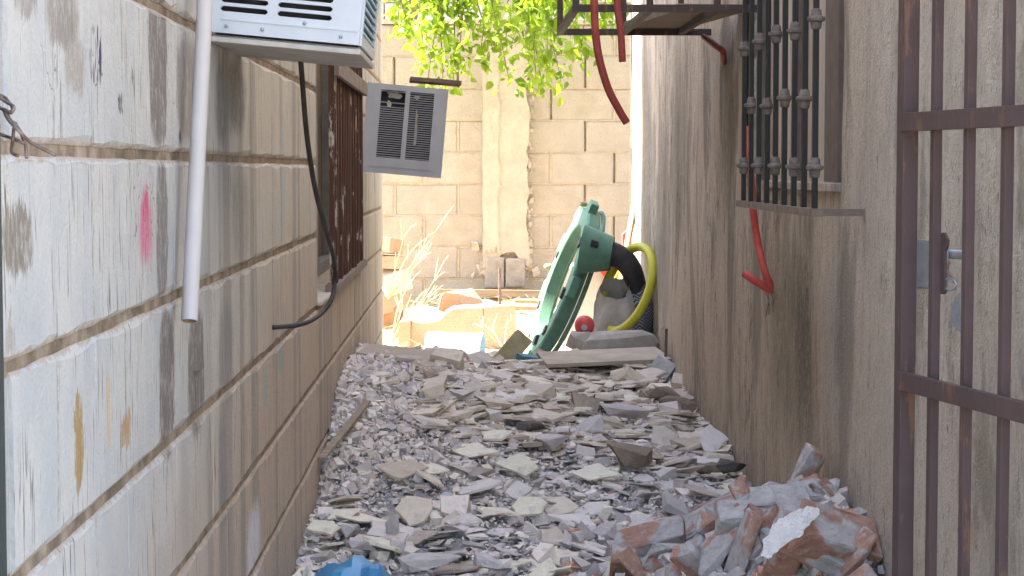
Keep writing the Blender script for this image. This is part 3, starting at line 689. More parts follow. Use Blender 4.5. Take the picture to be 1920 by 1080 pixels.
lt = gbox(1712, 448, 1776, 545, yb * .012, yb * .016, 'latch_plate', 'galv')
def gpoly(pts, y0, y1, name, mat, parent=gt):
    return MB().prism([(gate_pt(x, y, y0).x, y0, gate_pt(x, y, y0).z) for x, y in pts], (0, y1 - y0, 0)).build(name, mat, parent)
gpoly([(1756, 430), (1760, 437), (1770, 436), (1776, 450), (1775, 462), (1771, 470), (1770, 540), (1772, 546), (1768, 552), (1758, 551), (1756, 556)], yb * .0065, yb * .0105, 'latch_bracket', 'gate')
gpoly([(1716, 498), (1720, 482), (1728, 478), (1740, 478), (1740, 542), (1722, 541), (1717, 530)], yb * .018, yb * .021, 'latch_cover', 'galv')
aa, bb_ = gate_pt(1717, 474, yb * .024), gate_pt(1817, 478, yb * .024)
MB().tube([aa, bb_], .0072, 10).build('latch_bolt', 'galv', gt, smooth=40)
cc = gate_pt(1781, 533, yb * .01)
MB().tube([cc + Vector((.022 * math.cos(a), 0, .0085 * math.sin(a))) for a in [2 * math.pi * k / 18 for k in range(19)]], .0016, 6, cap=False).build('latch_ring', 'galv', gt, smooth=True)
MB().tube(smooth_path([gate_pt(x, y, yb * .012) for x, y in ((1779, 493), (1776, 502), (1778, 512), (1786, 522), (1790, 530))], 4), .0022, 6).build('spring', 'wire', gt, smooth=True)
gpoly([(1800, 547), (1792, 556), (1786, 568), (1783, 584), (1784, 600), (1789, 614), (1800, 624)], yb * .012, yb * .016, 'lever', 'galv')

# ------------------------------------------------------------------ steel cage on the right wall, hoses, conduits
cgx = P(1050, 65, 6.85).x; z0c = P(1065, 66, 6.85).z; cy0, cy1 = 5.85, 6.85
cg = thing('steel_cage', 'rusty brown steel cage jutting from the upper right wall', 'cage', (XR, 6.3, z0c))
s_ = .022
for y in (cy0, cy1): MB().mm((cgx - s_ / 2, y - s_ / 2, z0c), (XR + .01, y + s_ / 2, z0c + s_)).build('side_rail', 'cage', cg)
for x in (cgx, cgx + .22, cgx + .42):
    MB().mm((x - s_ * .45, cy0 + s_ / 2, z0c + .001), (x + s_ * .45, cy1 - s_ / 2, z0c + s_ - .001)).build('cross_rail', 'cage', cg)
for x in (cgx, cgx + .22, cgx + .42):
    for y in (cy0, cy1): MB().mm((x - s_ * .45, y - s_ * .45, z0c + s_), (x + s_ * .45, y + s_ * .45, z0c + .75)).build('upright', 'cage', cg)
for y in (cy0, cy1): MB().mm((cgx - s_ / 2, y - s_ / 2, z0c + .75), (XR + .01, y + s_ / 2, z0c + .75 + s_)).build('top_rail', 'cage', cg)
pk = thing('wooden_board', 'dusty wooden board lying across the bottom of the steel cage', 'board', (.66, 6.35, z0c + s_))
MB().box((.70, 6.5, z0c + s_ + .013), (.22, .8, .022), Euler((0, 0, R(8))), bev=.002).build('board', 'plank', pk)
def hose(name, label, pts, r, mat='redhose', cat='hose'):
    pts = smooth_path(pts); t = thing(name, label, cat, pts[-1])
    MB().tube(pts, r, 12, cap=False).build('tube', mat, t, smooth=True)
    MB().tube([pts[-1] - (pts[-1] - pts[-2]).normalized() * .004, pts[-1]], r * .8, 10).build('bore', 'acdark', t); return t
hose('hanging_conduit', 'long dark red conduit curving down in front of the cage', [P(1112, -160, 5.6), P(1114, 0, 5.6), P(1120, 90, 5.6), P(1138, 160, 5.62), P(1160, 205, 5.64), P(1175, 230, 5.65)], .0112)
hose('hanging_conduit', 'short dark red conduit hanging straight beside the longer one', [P(1152, -160, 5.75), P(1157, 0, 5.75), P(1164, 60, 5.75), P(1167, 116, 5.75)], .0105)
hose('wall_conduit', 'bright red conduit running down from the barred window into the wall', [PX(1402, 240, .80), PX(1406, 300, .80), PX(1412, 390, .80), PX(1420, 450, .81), PX(1434, 510, .82), PX(1447, 538, .84), PX(1456, 548, .856)][::-1], .0105, 'redhose2')
hose('wall_conduit', 'red conduit stub poking out of the wall hole below the window', [PX(1458, 547, .858), PX(1440, 541, .835), PX(1415, 526, .80), PX(1396, 513, .775)], .0112, 'redhose2')
rt = thing('root_strands', 'thin dry roots dangling from the hole around the red conduits', 'roots', PX(1447, 550, .845))
for x0, x1, y1 in ((1436, 1442, 590), (1440, 1436, 592), (1450, 1448, 572), (1454, 1456, 562), (1445, 1449, 585)):
    MB().tube([PX(x0, 546, .842), PX((x0 + x1) / 2 + 3, (546 + y1) / 2, .838), PX(x1, y1, .84)], .0011, 5).build('root', 'wire', rt)
hose('pipe_stub', 'faded red pipe stub bent out of the upper right wall', [PX(1357, 118, .858), PX(1356, 112, .835), PX(1355, 96, .82), PX(1345, 88, .81), PX(1320, 69, .795)], .0105)

# ------------------------------------------------------------------ rubble in the alley
# bed: one sheet under the loose pieces
m = MB(); bx = np.linspace(XL - .004, XR + .004, 90); by = np.linspace(3.4, 10.1, 380); r_ = random.Random(1)
m.v = [Vector((x, y, H(x, y) - .014 + r_.uniform(-.010, .010))) for y in by for x in bx]; k = len(bx)
m.f = [(j * k + i, j * k + i + 1, (j + 1) * k + i + 1, (j + 1) * k + i) for j in range(len(by) - 1) for i in range(k - 1)]
kind(m.build('rubble_bed', 'bed', origin=(0, 0, 0), recalc=False), 'structure')

def shard_poly(r, k=None, asp=1.0):
    k = k or r.choice([3, 4, 4, 5, 5, 6]); an = sorted(r.uniform(0, 2 * math.pi) for _ in range(k))
    base = [2 * math.pi * i / k + r.uniform(-.35, .35) for i in range(k)]
    c = [(math.cos(a) * r.uniform(.65, 1.05), math.sin(a) * r.uniform(.65, 1.05) * asp) for a in base]; out = []
    for i in range(k):                                  # broken edges are never quite straight
        (x0, y0), (x1, y1) = c[i], c[(i + 1) % k]; out.append((x0, y0))
        L = math.hypot(x1 - x0, y1 - y0)
        if L > .55:
            for t in ((.5,) if L < 1.1 else (.33, .68)):
                t += r.uniform(-.1, .1); o = r.gauss(0, .05) * L; out.append((x0 + (x1 - x0) * t - (y1 - y0) / L * o, y0 + (y1 - y0) * t + (x1 - x0) / L * o))
    return out
def shard_geo(r, t):                                    # unit shard (radius about 1), thickness t; bevelled upper edge
    p = shard_poly(r); k = len(p); sk = [(r.uniform(-.06, .06), r.uniform(-.06, .06)) for _ in p]
    vs = [(x + a, y + b, -t / 2) for (x, y), (a, b) in zip(p, sk)] + [(x, y, t * .3) for x, y in p] + [(x * .95, y * .95, t / 2 + r.uniform(-.1, .1) * t) for x, y in p]
    fs = [tuple(range(k))[::-1]] + [(i, (i + 1) % k, (i + 1) % k + k, i + k) for i in range(k)] + [(i + k, (i + 1) % k + k, (i + 1) % k + 2 * k, i + 2 * k) for i in range(k)] + [tuple(range(2 * k, 3 * k))]
    return [Vector(v) for v in vs], fs
def mk(vs, fs, name, mat):
    me = bpy.data.meshes.new(name); me.from_pydata([tuple(v) for v in vs], [], fs); me.materials.append(M[mat])
    bm = bmesh.new(); bm.from_mesh(me); bmesh.ops.recalc_face_normals(bm, faces=bm.faces); bm.to_mesh(me); bm.free(); return me
rs = random.Random(21)
SH = {mt: [mk(*shard_geo(rs, rs.uniform(.10, .24)), 'tile_shard', mt) for _ in range(12)] for mt in ('shard', 'slate', 'cream', 'palew')}
def roughen(bm, amp, seed, cuts=2):
    from mathutils import noise
    bmesh.ops.triangulate(bm, faces=bm.faces[:]); bmesh.ops.subdivide_edges(bm, edges=bm.edges[:], cuts=cuts, use_grid_fill=True)
    for v in bm.verts:
        d = Vector((noise.noise(v.co * 2.3 + Vector((seed, 0, 0))), noise.noise(v.co * 2.3 + Vector((0, seed, 9))), noise.noise(v.co * 2.3 + Vector((5, 0, seed)))))
        e = Vector((noise.noise(v.co * 7 + Vector((seed, 1, 0))), noise.noise(v.co * 7 + Vector((1, seed, 9))), noise.noise(v.co * 7 + Vector((5, 2, seed)))))
        v.co += d * amp + e * amp * .5
def brick_geo(r):
    bm = bmesh.new(); hx, hy, hz = 1, r.uniform(.42, .7), r.uniform(.22, .46)
    for x in (-1, 1):
        for y in (-1, 1):
            for z in (-1, 1):
                if r.random() < .22: continue
                bm.verts.new((x * hx * r.uniform(.86, 1), y * hy * r.uniform(.86, 1), z * hz * r.uniform(.85, 1)))
    for _ in range(5): bm.verts.new((r.uniform(-1, 1) * hx * .85, r.choice([-1, 1]) * hy * r.uniform(.75, .95), r.choice([-1, 1]) * hz * r.uniform(.7, 1)))
    bmesh.ops.convex_hull(bm, input=bm.verts[:])
    for v in [v for v in bm.verts if not v.link_faces]: bm.verts.remove(v)
    bmesh.ops.bevel(bm, geom=[e for e in bm.edges if e.calc_face_angle(0) > .5], offset=.06, segments=1, affect='EDGES'); roughen(bm, .085, r.uniform(0, 50), 1)
    bm.verts.index_update(); out = [v.co.copy() for v in bm.verts], [tuple(v.index for v in f.verts) for f in bm.faces]; bm.free(); return out
def rough_chunk(r, *a):
    vs, fs = chunk_geo(r, *a); me = bpy.data.meshes.new('t'); me.from_pydata(vs, [], fs); bm = bmesh.new(); bm.from_mesh(me); roughen(bm, .11, r.uniform(0, 50), 1)
    bm.verts.index_update(); out = [v.co.copy() for v in bm.verts], [tuple(v.index for v in f.verts) for f in bm.faces]; bm.free(); bpy.data.meshes.remove(me); return out
CH = {mt: [mk(*rough_chunk(rs, 1, rs.uniform(.6, .95), rs.uniform(.45, .8), 12), 'chunk', mt) for _ in range(8)] for mt in ('greyc', 'brownc', 'darkc', 'palew', 'shard')}
BR = [mk(*brick_geo(rs), 'brick_fragment', 'brick') for _ in range(14)]
def drop(name, me, loc, scale, rot, label, cat, group=None):
    o = bpy.data.objects.new(name, me); col.objects.link(o); o.location = loc; o.scale = scale; o.rotation_euler = rot
    return tag(o, label, cat, group)
def lowest(me, scale, rot):
    m3 = rot.to_matrix() @ Matrix.Diagonal(scale); return min((m3 @ v.co).z for v in me.vertices)

# pieces one can pick out in the photograph: pixel box, mesh kind, material, label
HAND = [
 ((848, 836, 946, 872), 's', 'cream', 'large flat cream tile shard in the middle of the rubble'),
 ((930, 862, 1012, 915), 's', 'cream', 'cream tile shard tilted up just in front of the large flat cream one'),
 ((945, 905, 1000, 952), 's', 'palew', 'pale kite shaped shard with a sharp corner in mid rubble'),
 ((950, 942, 1030, 985), 's', 'cream', 'cream triangular tile shard in the near middle of the rubble'),
 ((1072, 874, 1175, 915), 's', 'cream', 'cream pointed tile shard in front of the round brown stone'),
 ((812, 936, 880, 968), 's', 'shard', 'lavender grey shard left of the pale kite shaped one'),
 ((836, 966, 912, 996), 's', 'palew', 'whitish curled shard in the near left middle'),
 ((890, 955, 945, 985), 's', 'slate', 'pinkish brown shard beside the whitish curled one'),
 ((735, 945, 820, 1008), 's', 'slate', 'broad brown grey slab tilted in the near left rubble'),
 ((560, 984, 632, 1022), 's', 'cream', 'yellowish shard jutting by the left wall foot'),
 ((625, 975, 690, 1022), 'c', 'greyc', 'grey plaster lump next to the yellowish shard at the left wall'),
 ((714, 975, 750, 1020), 'c', 'greyc', 'small pointed grey stone in front of the broad brown slab'),
 ((745, 1045, 870, 1090), 'c', 'greyc', 'large grey plaster lump at the bottom beside the blue sheet'),
 ((885, 1050, 965, 1090), 'c', 'greyc', 'grey plaster lump at the bottom centre'),
 ((720, 1018, 770, 1055), 'c', 'greyc', 'rounded grey lump above the bottom left plaster lump'),
 ((1068, 1004, 1110, 1035), 'c', 'greyc', 'rounded grey cobble at the left foot of the brick heap'),
 ((1112, 985, 1170, 1030), 'c', 'greyc', 'angular grey cement chunk left of the brick heap'),
 ((1130, 848, 1230, 892), 'c', 'brownc', 'rounded dark brown stone right of the cream shards'),
 ((960, 793, 1022, 826), 'c', 'darkc', 'shiny black stone lying mid alley'),
 ((1228, 753, 1320, 800), 'c', 'brownc', 'wedge shaped dark brown block by the right wall'),
 ((1128, 772, 1230, 802), 'c', 'shard', 'long grey block lying left of the wedge shaped brown block'),
 ((1212, 728, 1290, 768), 'c', 'brownc', 'dusty brown rock against the right wall behind the wedge block'),
 ((1308, 804, 1364, 872), 's', 'palew', 'tall pale grey shard standing near the right wall'),
 ((1298, 862, 1388, 886), 's', 'palew', 'pale flat shard at the foot of the tall one by the right wall'),
 ((1205, 806, 1275, 856), 's', 'shard', 'grey slab leaning left of the tall pale shard'),
 ((1300, 872, 1390, 905), 'c', 'brownc', 'brown stone at the right wall foot behind the brick heap'),
 ((1390, 868, 1456, 900), 'c', 'darkc', 'dark pointed stone between right wall and brick heap'),
 ((700, 868, 812, 915), 's', 'slate', 'long brown grey slab slanting in the left middle'),
 ((780, 876, 842, 900), 's', 'cream', 'small yellowish shard behind the long slanting slab'),
 ((862, 878, 930, 908), 'c', 'shard', 'long grey cement strip in the middle of the rubble'),
 ((890, 812, 960, 836), 's', 'cream', 'yellow grey slab beside the black stone'),
 ((1000, 818, 1080, 858), 'c', 'greyc', 'grey crumbling plaster lump right of the black stone'),
 ((1075, 790, 1150, 828), 'c', 'greyc', 'grey plaster chunk behind the round brown stone'),
 ((868, 722, 910, 756), 's', 'shard', 'grey rounded plate at the edge of the layered shards'),
 ((770, 716, 850, 735), 's', 'slate', 'brown flat plate on the fine debris at left'),
 ((1040, 722, 1110, 744), 's', 'slate', 'broad flat beige plate on top of the layered shards'),
 ((1108, 718, 1160, 736), 's', 'cream', 'pale flat plate right of the beige plate on the layered shards'),
 ((1130, 736, 1200, 756), 's', 'slate', 'flat brown plate at the right of the layered shards'),
 ((862, 756, 910, 776), 's', 'slate', 'flat buff plate at the left edge of the layered shards'),
 ((908, 758, 955, 772), 's', 'cream', 'small yellow plate beside the buff plate in the layered shards'),
 ((965, 775, 1075, 800), 's', 'slate', 'long thin brown slat across the layered shards'),
 ((1175, 700, 1250, 722), 's', 'slate', 'flat grey plate near the right wall below the fibre board'),
 ((1240, 935, 1300, 990), 'c', 'greyc', 'large slanted grey cement slab at the left side of the brick heap'),
 ((1170, 962, 1245, 1010), 's', 'palew', 'pale narrow shard at the left slope of the brick heap'),
 ((640, 1020, 716, 1050), 'c', 'greyc', 'grey clod by the blue sheet near the left wall'),
]
used = []
for i, ((x0, y0, x1, y1), kd, mt, lab) in enumerate(HAND):
    pc = hit((x0 + x1) / 2, y1 - (y1 - y0) * .25); s = pc.y / F; w_, h_ = (x1 - x0) * s, (y1 - y0) * s
    r = random.Random(500 + i); el = math.atan2(-pc.z, pc.y)
    if kd == 's':
        Lh = max(h_ * .62, w_ * .38); tilt = math.asin(min(1, h_ * .5 / Lh)) - el; tilt = max(.02, min(1.2, tilt))
        me = r.choice(SH[mt]); rot = (Euler((tilt, 0, 0)).to_matrix() @ Euler((0, r.uniform(-.12, .12), r.uniform(-.2, .2))).to_matrix()).to_euler()
        sc = Vector((w_ * .56, Lh, max(.03, w_ * .36)))
    else:
        me = r.choice(CH[mt]); rot = Euler((r.uniform(-.2, .2), r.uniform(-.2, .2), r.uniform(-.3, .3))); sc = Vector((w_ * .52, min(w_, h_ * 1.5) * .6, h_ * .75))
    lo = lowest(me, sc, rot); z = max(H(pc.x, pc.y), G(pc.x, pc.y)) + .006
    loc = Vector((pc.x, pc.y, z - lo))
    hw = sc.x * 1.03; loc.x = min(max(loc.x, XL + hw), XR - hw - .006)
    drop('tile_shard' if kd == 's' else 'rubble_chunk', me, loc, sc, rot, lab, 'shard' if kd == 's' else 'rubble', 'notable pieces of the alley rubble'); used.append((loc.x, loc.y, max(sc.x, sc.y)))

# loose shards, each its own object
def near_used(x, y, q=.75): return any((x - a) ** 2 + ((y - b) * .8) ** 2 < (q * c) ** 2 for a, b, c in used)
n = 0; tries = 0; r = random.Random(77)
while n < 300 and tries < 5000:
    tries += 1; y = r.uniform(4.35, 8.7); x = r.uniform(XL + .05, XR - .05)
    if x > .35 and y < 4.95: continue
    u = (x - XL) / (XR - XL)
    if u < .35 and 5.6 < y < 7.6 and r.random() < .75: continue      # fine debris there
    if near_used(x, y, .6): continue
    layered = y > 6.0
    sz = r.uniform(.035, .10) if not layered else r.uniform(.05, .13)
    if layered: mt = r.choice(['slate', 'slate', 'slate', 'shard', 'cream']); lab = ''; gp = 'layered tile plates on the upper rubble'
    else: mt = r.choice(['shard', 'shard', 'shard', 'palew', 'slate', 'cream']); lab = ''; gp = 'loose plaster shards on the near rubble'
    cw_ = {'slate': 'brown grey', 'shard': 'grey', 'cream': 'cream', 'palew': 'whitish'}[mt]
    big = ('small ', '', 'large ')[min(2, int((sz - .035) / .029))]
    where = ('by the left wall', 'left of the middle', 'in the middle', 'right of the middle', 'by the right wall')[min(4, int(u * 5))]
    far = ('at the near foot of the rubble', 'on the near rubble slope', 'halfway up the rubble', 'on the upper rubble slope', 'on the rubble crest')[int(np.searchsorted([4.9, 5.5, 6.2, 7.3], y))]
    lab = f"{big}{cw_} {'tile plate' if layered else 'plaster shard'} {where} {far}"
    me = r.choice(SH[mt]); tl = .09 if layered else .20
    rot = Euler((r.gauss(.10, tl), r.gauss(0, tl), r.uniform(0, 6.28))); sc = Vector((sz, sz * r.uniform(.5, .95), max(.028, sz * r.uniform(.3, .6))))
    x = min(max(x, XL + sz * 1.06), XR - sz * 1.06)
    lo = lowest(me, sc, rot)
    drop('tile_shard', me, (x, y, H(x, y) - .006 - lo * .55 + r.uniform(0, .012)), sc, rot, lab, 'shard', gp); n += 1

# brick heap by the gate
BH = [((1330, 898, 1420, 985), 12, 'pinkish brick slab leaning at the top left of the brick heap'), ((1430, 918, 1545, 960), -8, 'long brick piece lying on the crest of the brick heap'),
      ((1525, 872, 1600, 935), -28, 'bright orange brick slab leaning at the back of the heap'), ((1545, 935, 1668, 1045), 38, 'big half brick with grey mortar face beside the gate'),
      ((1600, 868, 1676, 950), 45, 'grey mortared slab standing against the gate post'), ((1368, 955, 1470, 1000), 6, 'orange brick piece half buried in mid heap'),
      ((1360, 1010, 1430, 1080), 70, 'upright red brick piece at the front of the heap'), ((1475, 1022, 1590, 1085), -22, 'red brick piece at the bottom front below the white flake'),
      ((1570, 1040, 1690, 1090), -8, 'orange brick at the bottom beside the gate'), ((1265, 985, 1330, 1050), 35, 'grey coated brick piece on the left slope of the heap'),
      ((1170, 1010, 1260, 1060), 22, 'broken brick with red end at the lower left of the heap'), ((1300, 1030, 1375, 1085), 60, 'grey mortar lump with brick at the front of the heap'),
      ((1345, 990, 1400, 1030), 15, 'rounded pinkish brick lump in the middle of the heap'), ((1440, 980, 1500, 1020), 5, 'small grey and red brick lump left of the white flake'),
      ((1480, 880, 1525, 930), 60, 'small pale pointed brick piece at the back of the heap'), ((1240, 1040, 1310, 1088), 30, 'grey brick fragment at the bottom of the heap')]
for i, ((x0, y0, x1, y1), an, lab) in enumerate(BH):
    pc = hit((x0 + x1) / 2, y1 - (y1 - y0) * .3, 3.75); s = pc.y / F; w_, h_ = (x1 - x0) * s, (y1 - y0) * s; rr = random.Random(900 + i)
    me = BR[i % len(BR)]; a_ = R(an); L = (w_ * abs(math.cos(a_)) + h_ * abs(math.sin(a_))) * .74
    rot = (Euler((R(rr.uniform(15, 40)), 0, 0)).to_matrix() @ Euler((0, -a_, 0)).to_matrix() @ Euler((0, 0, rr.uniform(-.3, .3))).to_matrix()).to_euler()
    sc = Vector((L, L * .85, L * .8)); lo = lowest(me, sc, rot); x = min(pc.x, XR - L * .95)
    if pc.x > x: pc.y = max(3.8, pc.y * x / pc.x)            # pushed off the wall: nearer, in the same direction
    drop('brick_fragment', me, (x, pc.y, H(x, pc.y) - .02 - lo * .8), sc, rot, lab, 'brick', 'brick pieces of the heap by the gate'); used.append((x, pc.y, L))
a = hit(1480, 1000, 3.75); rr = random.Random(5)
poly = [(1425, 1040), (1432, 1012), (1448, 985), (1470, 968), (1500, 955), (1522, 948), (1538, 952), (1530, 975), (1512, 990), (1500, 1008), (1470, 1020), (1452, 1042), (1438, 1046)]
fine = []
for (x0, y0), (x1, y1) in zip(poly, poly[1:] + poly[:1]):
    for t in (0, .33, .67): fine.append((x0 + (x1 - x0) * t + rr.uniform(-3, 3), y0 + (y1 - y0) * t + rr.uniform(-3, 3)))
pts = [P(x, y, a.y - .37 - (y - 1000) * .0008) for x, y in fine]
tag(MB().prism(pts, (.004, .02, -.004)).build('plaster_flake', 'flake'), 'white flake of wall plaster lying on the brick heap', 'plaster')
n = 0
while n < 44:
    x = rs.uniform(.28, .82); y = rs.uniform(3.85, 5.0)
    if H(x, y) < -.97 and rs.random() < .6: continue
    L = rs.uniform(.04, .085); me = rs.choice(BR); rot = Euler((rs.uniform(-.9, .9), rs.uniform(-.9, .9), rs.uniform(0, 6.3))); sc = Vector((L, L * .9, L * .9)); lo = lowest(me, sc, rot)
    drop('brick_fragment', me, (min(x, XR - L), y, H(x, y) - .02 - lo * .7), sc, rot, f"small {'flat' if max(v.co.z for v in me.vertices) < .36 else 'stout'} brick fragment {('on the alley side', 'in the middle', 'at the wall side')[min(2, int((x - .28) / .18))]} {('at the front', 'of the front half', 'of the back half', 'at the back')[min(3, int((y - 3.85) / .2875))]} of the brick heap", 'brick', 'loose small brick fragments of the heap'); n += 1

# uncountable chips: one mesh
def chips(N_, yr, szr, pal, seed, xr=(XL, XR), flat=.5, cond=None, lift=.01, tilt=.22):
    g = np.random.default_rng(seed); V = []; Fc = []; C = []; base = 0; made = 0
    ring = [[0, 1, 2, 3], [4, 7, 6, 5], [0, 4, 5, 1], [1, 5, 6, 2], [2, 6, 7, 3], [3, 7, 4, 0]]
    cube = np.array([[-1, -1, 1], [1, -1, 1], [1, 1, 1], [-1, 1, 1], [-1, -1, -1], [1, -1, -1], [1, 1, -1], [-1, 1, -1]], float)
    while made < N_:
        x, y = g.uniform(*xr), g.uniform(*yr)
        if cond and not cond(x, y, g.random()): continue
        s = szr[0] * (szr[1] / szr[0]) ** (g.random() ** 1.6); fl = g.random() < flat
        d = np.array([s, s * g.uniform(.45, 1), s * (g.uniform(.08, .2) if fl else g.uniform(.4, .8))])
        v = (cube * g.uniform(.45, 1.1, (8, 3))) * d
        e = Euler((g.normal(.06, tilt if fl else .8), g.normal(0, tilt if fl else .8), g.uniform(0, 6.28))).to_matrix(); v = v @ np.array(e).T
        xx = min(max(x, xr[0] + s), xr[1] - s)
        v += np.array([xx, y, H(xx, y) - .012 + lift * g.random() + d[2] * .25])
        V.append(v); Fc += [[q + base for q in f] for f in ring]; base += 8
        c = np.array(pal[g.integers(len(pal))]) * g.uniform(.9, 1.18); C += [c] * 6; made += 1
    return np.concatenate(V), Fc, np.array(C)
def tint_mesh(name, V, Fc, C, mat, label):
    me = bpy.data.meshes.new(name); me.from_pydata(V.tolist(), [], Fc); at = me.attributes.new('tint', 'FLOAT_COLOR', 'FACE')
    at.data.foreach_set('color', np.concatenate([C, np.ones((len(C), 1))], 1).ravel()); me.materials.append(M[mat])
    o = bpy.data.objects.new(name, me); col.objects.link(o); return kind(o, 'stuff', label)
PALG = [(.66, .61, .56), (.60, .55, .51), (.52, .475, .46), (.58, .535, .52), (.64, .59, .57), (.44, .41, .385), (.64, .61, .55), (.53, .51, .53)]
PALB = [(.48, .42, .35), (.56, .50, .42), (.40, .34, .28), (.62, .58, .49), (.52, .48, .45)]
PALR = [(.42, .22, .15), (.42, .40, .39), (.50, .47, .45), (.36, .34, .33), (.46, .44, .43)]
tint_mesh('plaster_chips', *chips(15000, (4.2, 9.3), (.003, .011), PALG, 1, flat=.4, lift=.016), 'chips', 'fine grey plaster chips covering the alley floor')
tint_mesh('plaster_shards', *chips(2300, (4.2, 6.6), (.009, .040), PALG + [(.66, .64, .55)], 2, flat=.86, lift=.012, tilt=.16), 'chips', 'medium grey plaster bits filling the near rubble')
tint_mesh('debris_heap', *chips(9000, (5.4, 8.2), (.003, .020), PALG, 3, xr=(XL, .22), flat=.2, lift=.024, cond=lambda x, y, q: q < 1.1 - (x + .418) / .55), 'chips', 'heap of fine grey debris along the left wall')
tint_mesh('tile_bits', *chips(2300, (5.9, 9.0), (.016, .070), PALB, 4, xr=(-.2, XR), flat=.98, lift=.03, tilt=.10), 'chips', 'brownish flat tile bits of the layered rubble')
tint_mesh('brick_bits', *chips(900, (3.8, 5.1), (.008, .03), PALR, 5, xr=(.22, XR), flat=.3, lift=.02), 'chips', 'small brick and mortar bits between the heap pieces')

# other things on the rubble
def outline(name, label, cat, poly, Y, thick, mat, dy=0.0):
    """flat-sided piece: outline at its own distance Y (metres), real thickness away from the viewer; dy tilts its top backwards"""
    ymax = max(p[1] for p in poly); pts = [P(x, y, Y + dy * (ymax - y) / 100) for x, y in poly]
    return tag(MB().prism(pts, (0, thick, 0)).build(name, mat), label, cat)
def lay_board(name, label, cat, px, py, L, Wd, T, rz, mat, tilt=(0, 0), Y=None, up=.0):
    p = hit(px, py) if Y is None else P(px, py, Y); z = H(p.x, p.y) + T / 2 + up
    return tag(MB().box((p.x, p.y, z), (L, Wd, T), Euler((tilt[0], tilt[1], rz)), bev=T * .12).build(name, mat), label, cat)
lay_board('fibre_board', 'wide dusty fibre board lying across the rubble below the toys', 'board', 1130, 676, .52, .40, .016, R(4), 'slab', (R(2), R(-2)), Y=8.25, up=.05)
lay_board('fibre_board', 'narrow grey board lying by the left wall on the rubble crest', 'board', 748, 676, .26, .17, .014, R(-14), 'slate', (R(6), R(5)), up=.015)
lay_board('wood_strip', 'thin pale wooden strip leaning along the left wall foot', 'strip', 648, 842, .022, .62, .008, R(-9), 'plank', (R(8), 0), up=.05)
lay_board('wood_strip', 'dark thin strip standing on the rubble against the right wall', 'strip', 1393, 845, .012, .03, .16, R(3), 'rot', (R(-6), R(3)), up=-.01)
for i, (px, py, L, rz, lab) in enumerate([(1245, 640, .22, 0, 'dark upright stick against the far right wall'),]):
    p = PX(px + 2, 690, XR - .03); tag(MB().bar((p.x, p.y, H(p.x, p.y) - .01), (p.x + .005, p.y, H(p.x, p.y) + L), .012).build('stick', 'rot'), lab, 'stick')
p = hit(1160, 655, 3.6, 8.9)
vs, fs = chunk_geo(random.Random(38), .20, .13, .095, 40)
tag(MB().add([v + Vector((p.x - .02, 8.72, H(p.x, 8.75) + .11)) for v in vs], fs).build('cement_lump', 'sack'), 'large lump of hardened grey cement below the sacks', 'cement')
vs, fs = chunk_geo(random.Random(36), .075, .08, .075, 18); q = P(1090, 645, 8.72)
tag(MB().add([v + Vector((q.x, 8.72, q.z)) for v in vs], fs).build('cement_lump', 'sack'), 'smaller grey cement piece under the red ball', 'cement')
q = P(955, 662, 8.5)
tag(MB().box((q.x, 8.5, q.z), (.20, .12, .085), Euler((R(-12), R(-48), R(12))), bev=.006).build('foam_block', 'olive'), 'dirty olive foam block tilted on the rubble crest', 'foam')
q = P(993, 683, 8.35)
tag(MB().box((q.x, 8.35, H(q.x, 8.35) + .02), (.1, .08, .035), Euler((.1, .15, .3)), bev=.008).build('plastic_tray', 'teal'), 'dark teal plastic piece beside the olive foam block', 'plastic')
q = P(818, 679, 8.0)
tag(MB().box((q.x, 8.0, q.z), (.055, .05, .032), Euler((0, .2, .4)), bev=.012).build('plastic_cup', 'teal'), 'small dark blue plastic bit on the rubble crest', 'plastic')
q = P(1240, 690, 7.9)
tag(MB().box((XR - .06, 8.0, H(XR - .06, 8.0) + .05), (.10, .12, .012), Euler((.5, -.9, .2)), bev=.003).build('metal_sheet', 'galv'), 'bent grey metal sheet scrap by the right wall on the crest', 'metal')

# crumpled blue sheet at the bottom
def crumple(c, sx, sy, sz, seed, n=11):
    r = random.Random(seed); from mathutils import noise
    vs = []; fs = []
    for j in range(n):
        for i in range(n):
            u, v = i / (n - 1) * 2 - 1, j / (n - 1) * 2 - 1; rad = max(abs(u), abs(v))
            z = sz * (1 - rad ** 2.2) + sz * .55 * noise.noise(Vector((u * 2.2, v * 1.4, seed))) + sz * .1 * abs(noise.noise(Vector((u * 6, v * 6, seed))))
            vs.append(Vector(c) + Vector((u * sx * (1 + .12 * noise.noise(Vector((v * 3, seed, 0)))), v * sy, z)))
    fs = [(j * n + i, j * n + i + 1, (j + 1) * n + i + 1, (j + 1) * n + i) for j in range(n - 1) for i in range(n - 1)]
    k = len(vs); vs += [v - Vector((0, 0, .004)) for v in vs]; fs += [tuple(q + k for q in f)[::-1] for f in fs[:]]
    return MB().add(vs, fs)
q = P(662, 1085, 4.45)
tag(crumple((q.x, 4.42, H(q.x, 4.42) + .02), .105, .12, .075, 4.2).build('plastic_sheet', 'bluebag', smooth=18, recalc=False), 'crumpled bright blue plastic sheet at the bottom of the rubble', 'plastic')

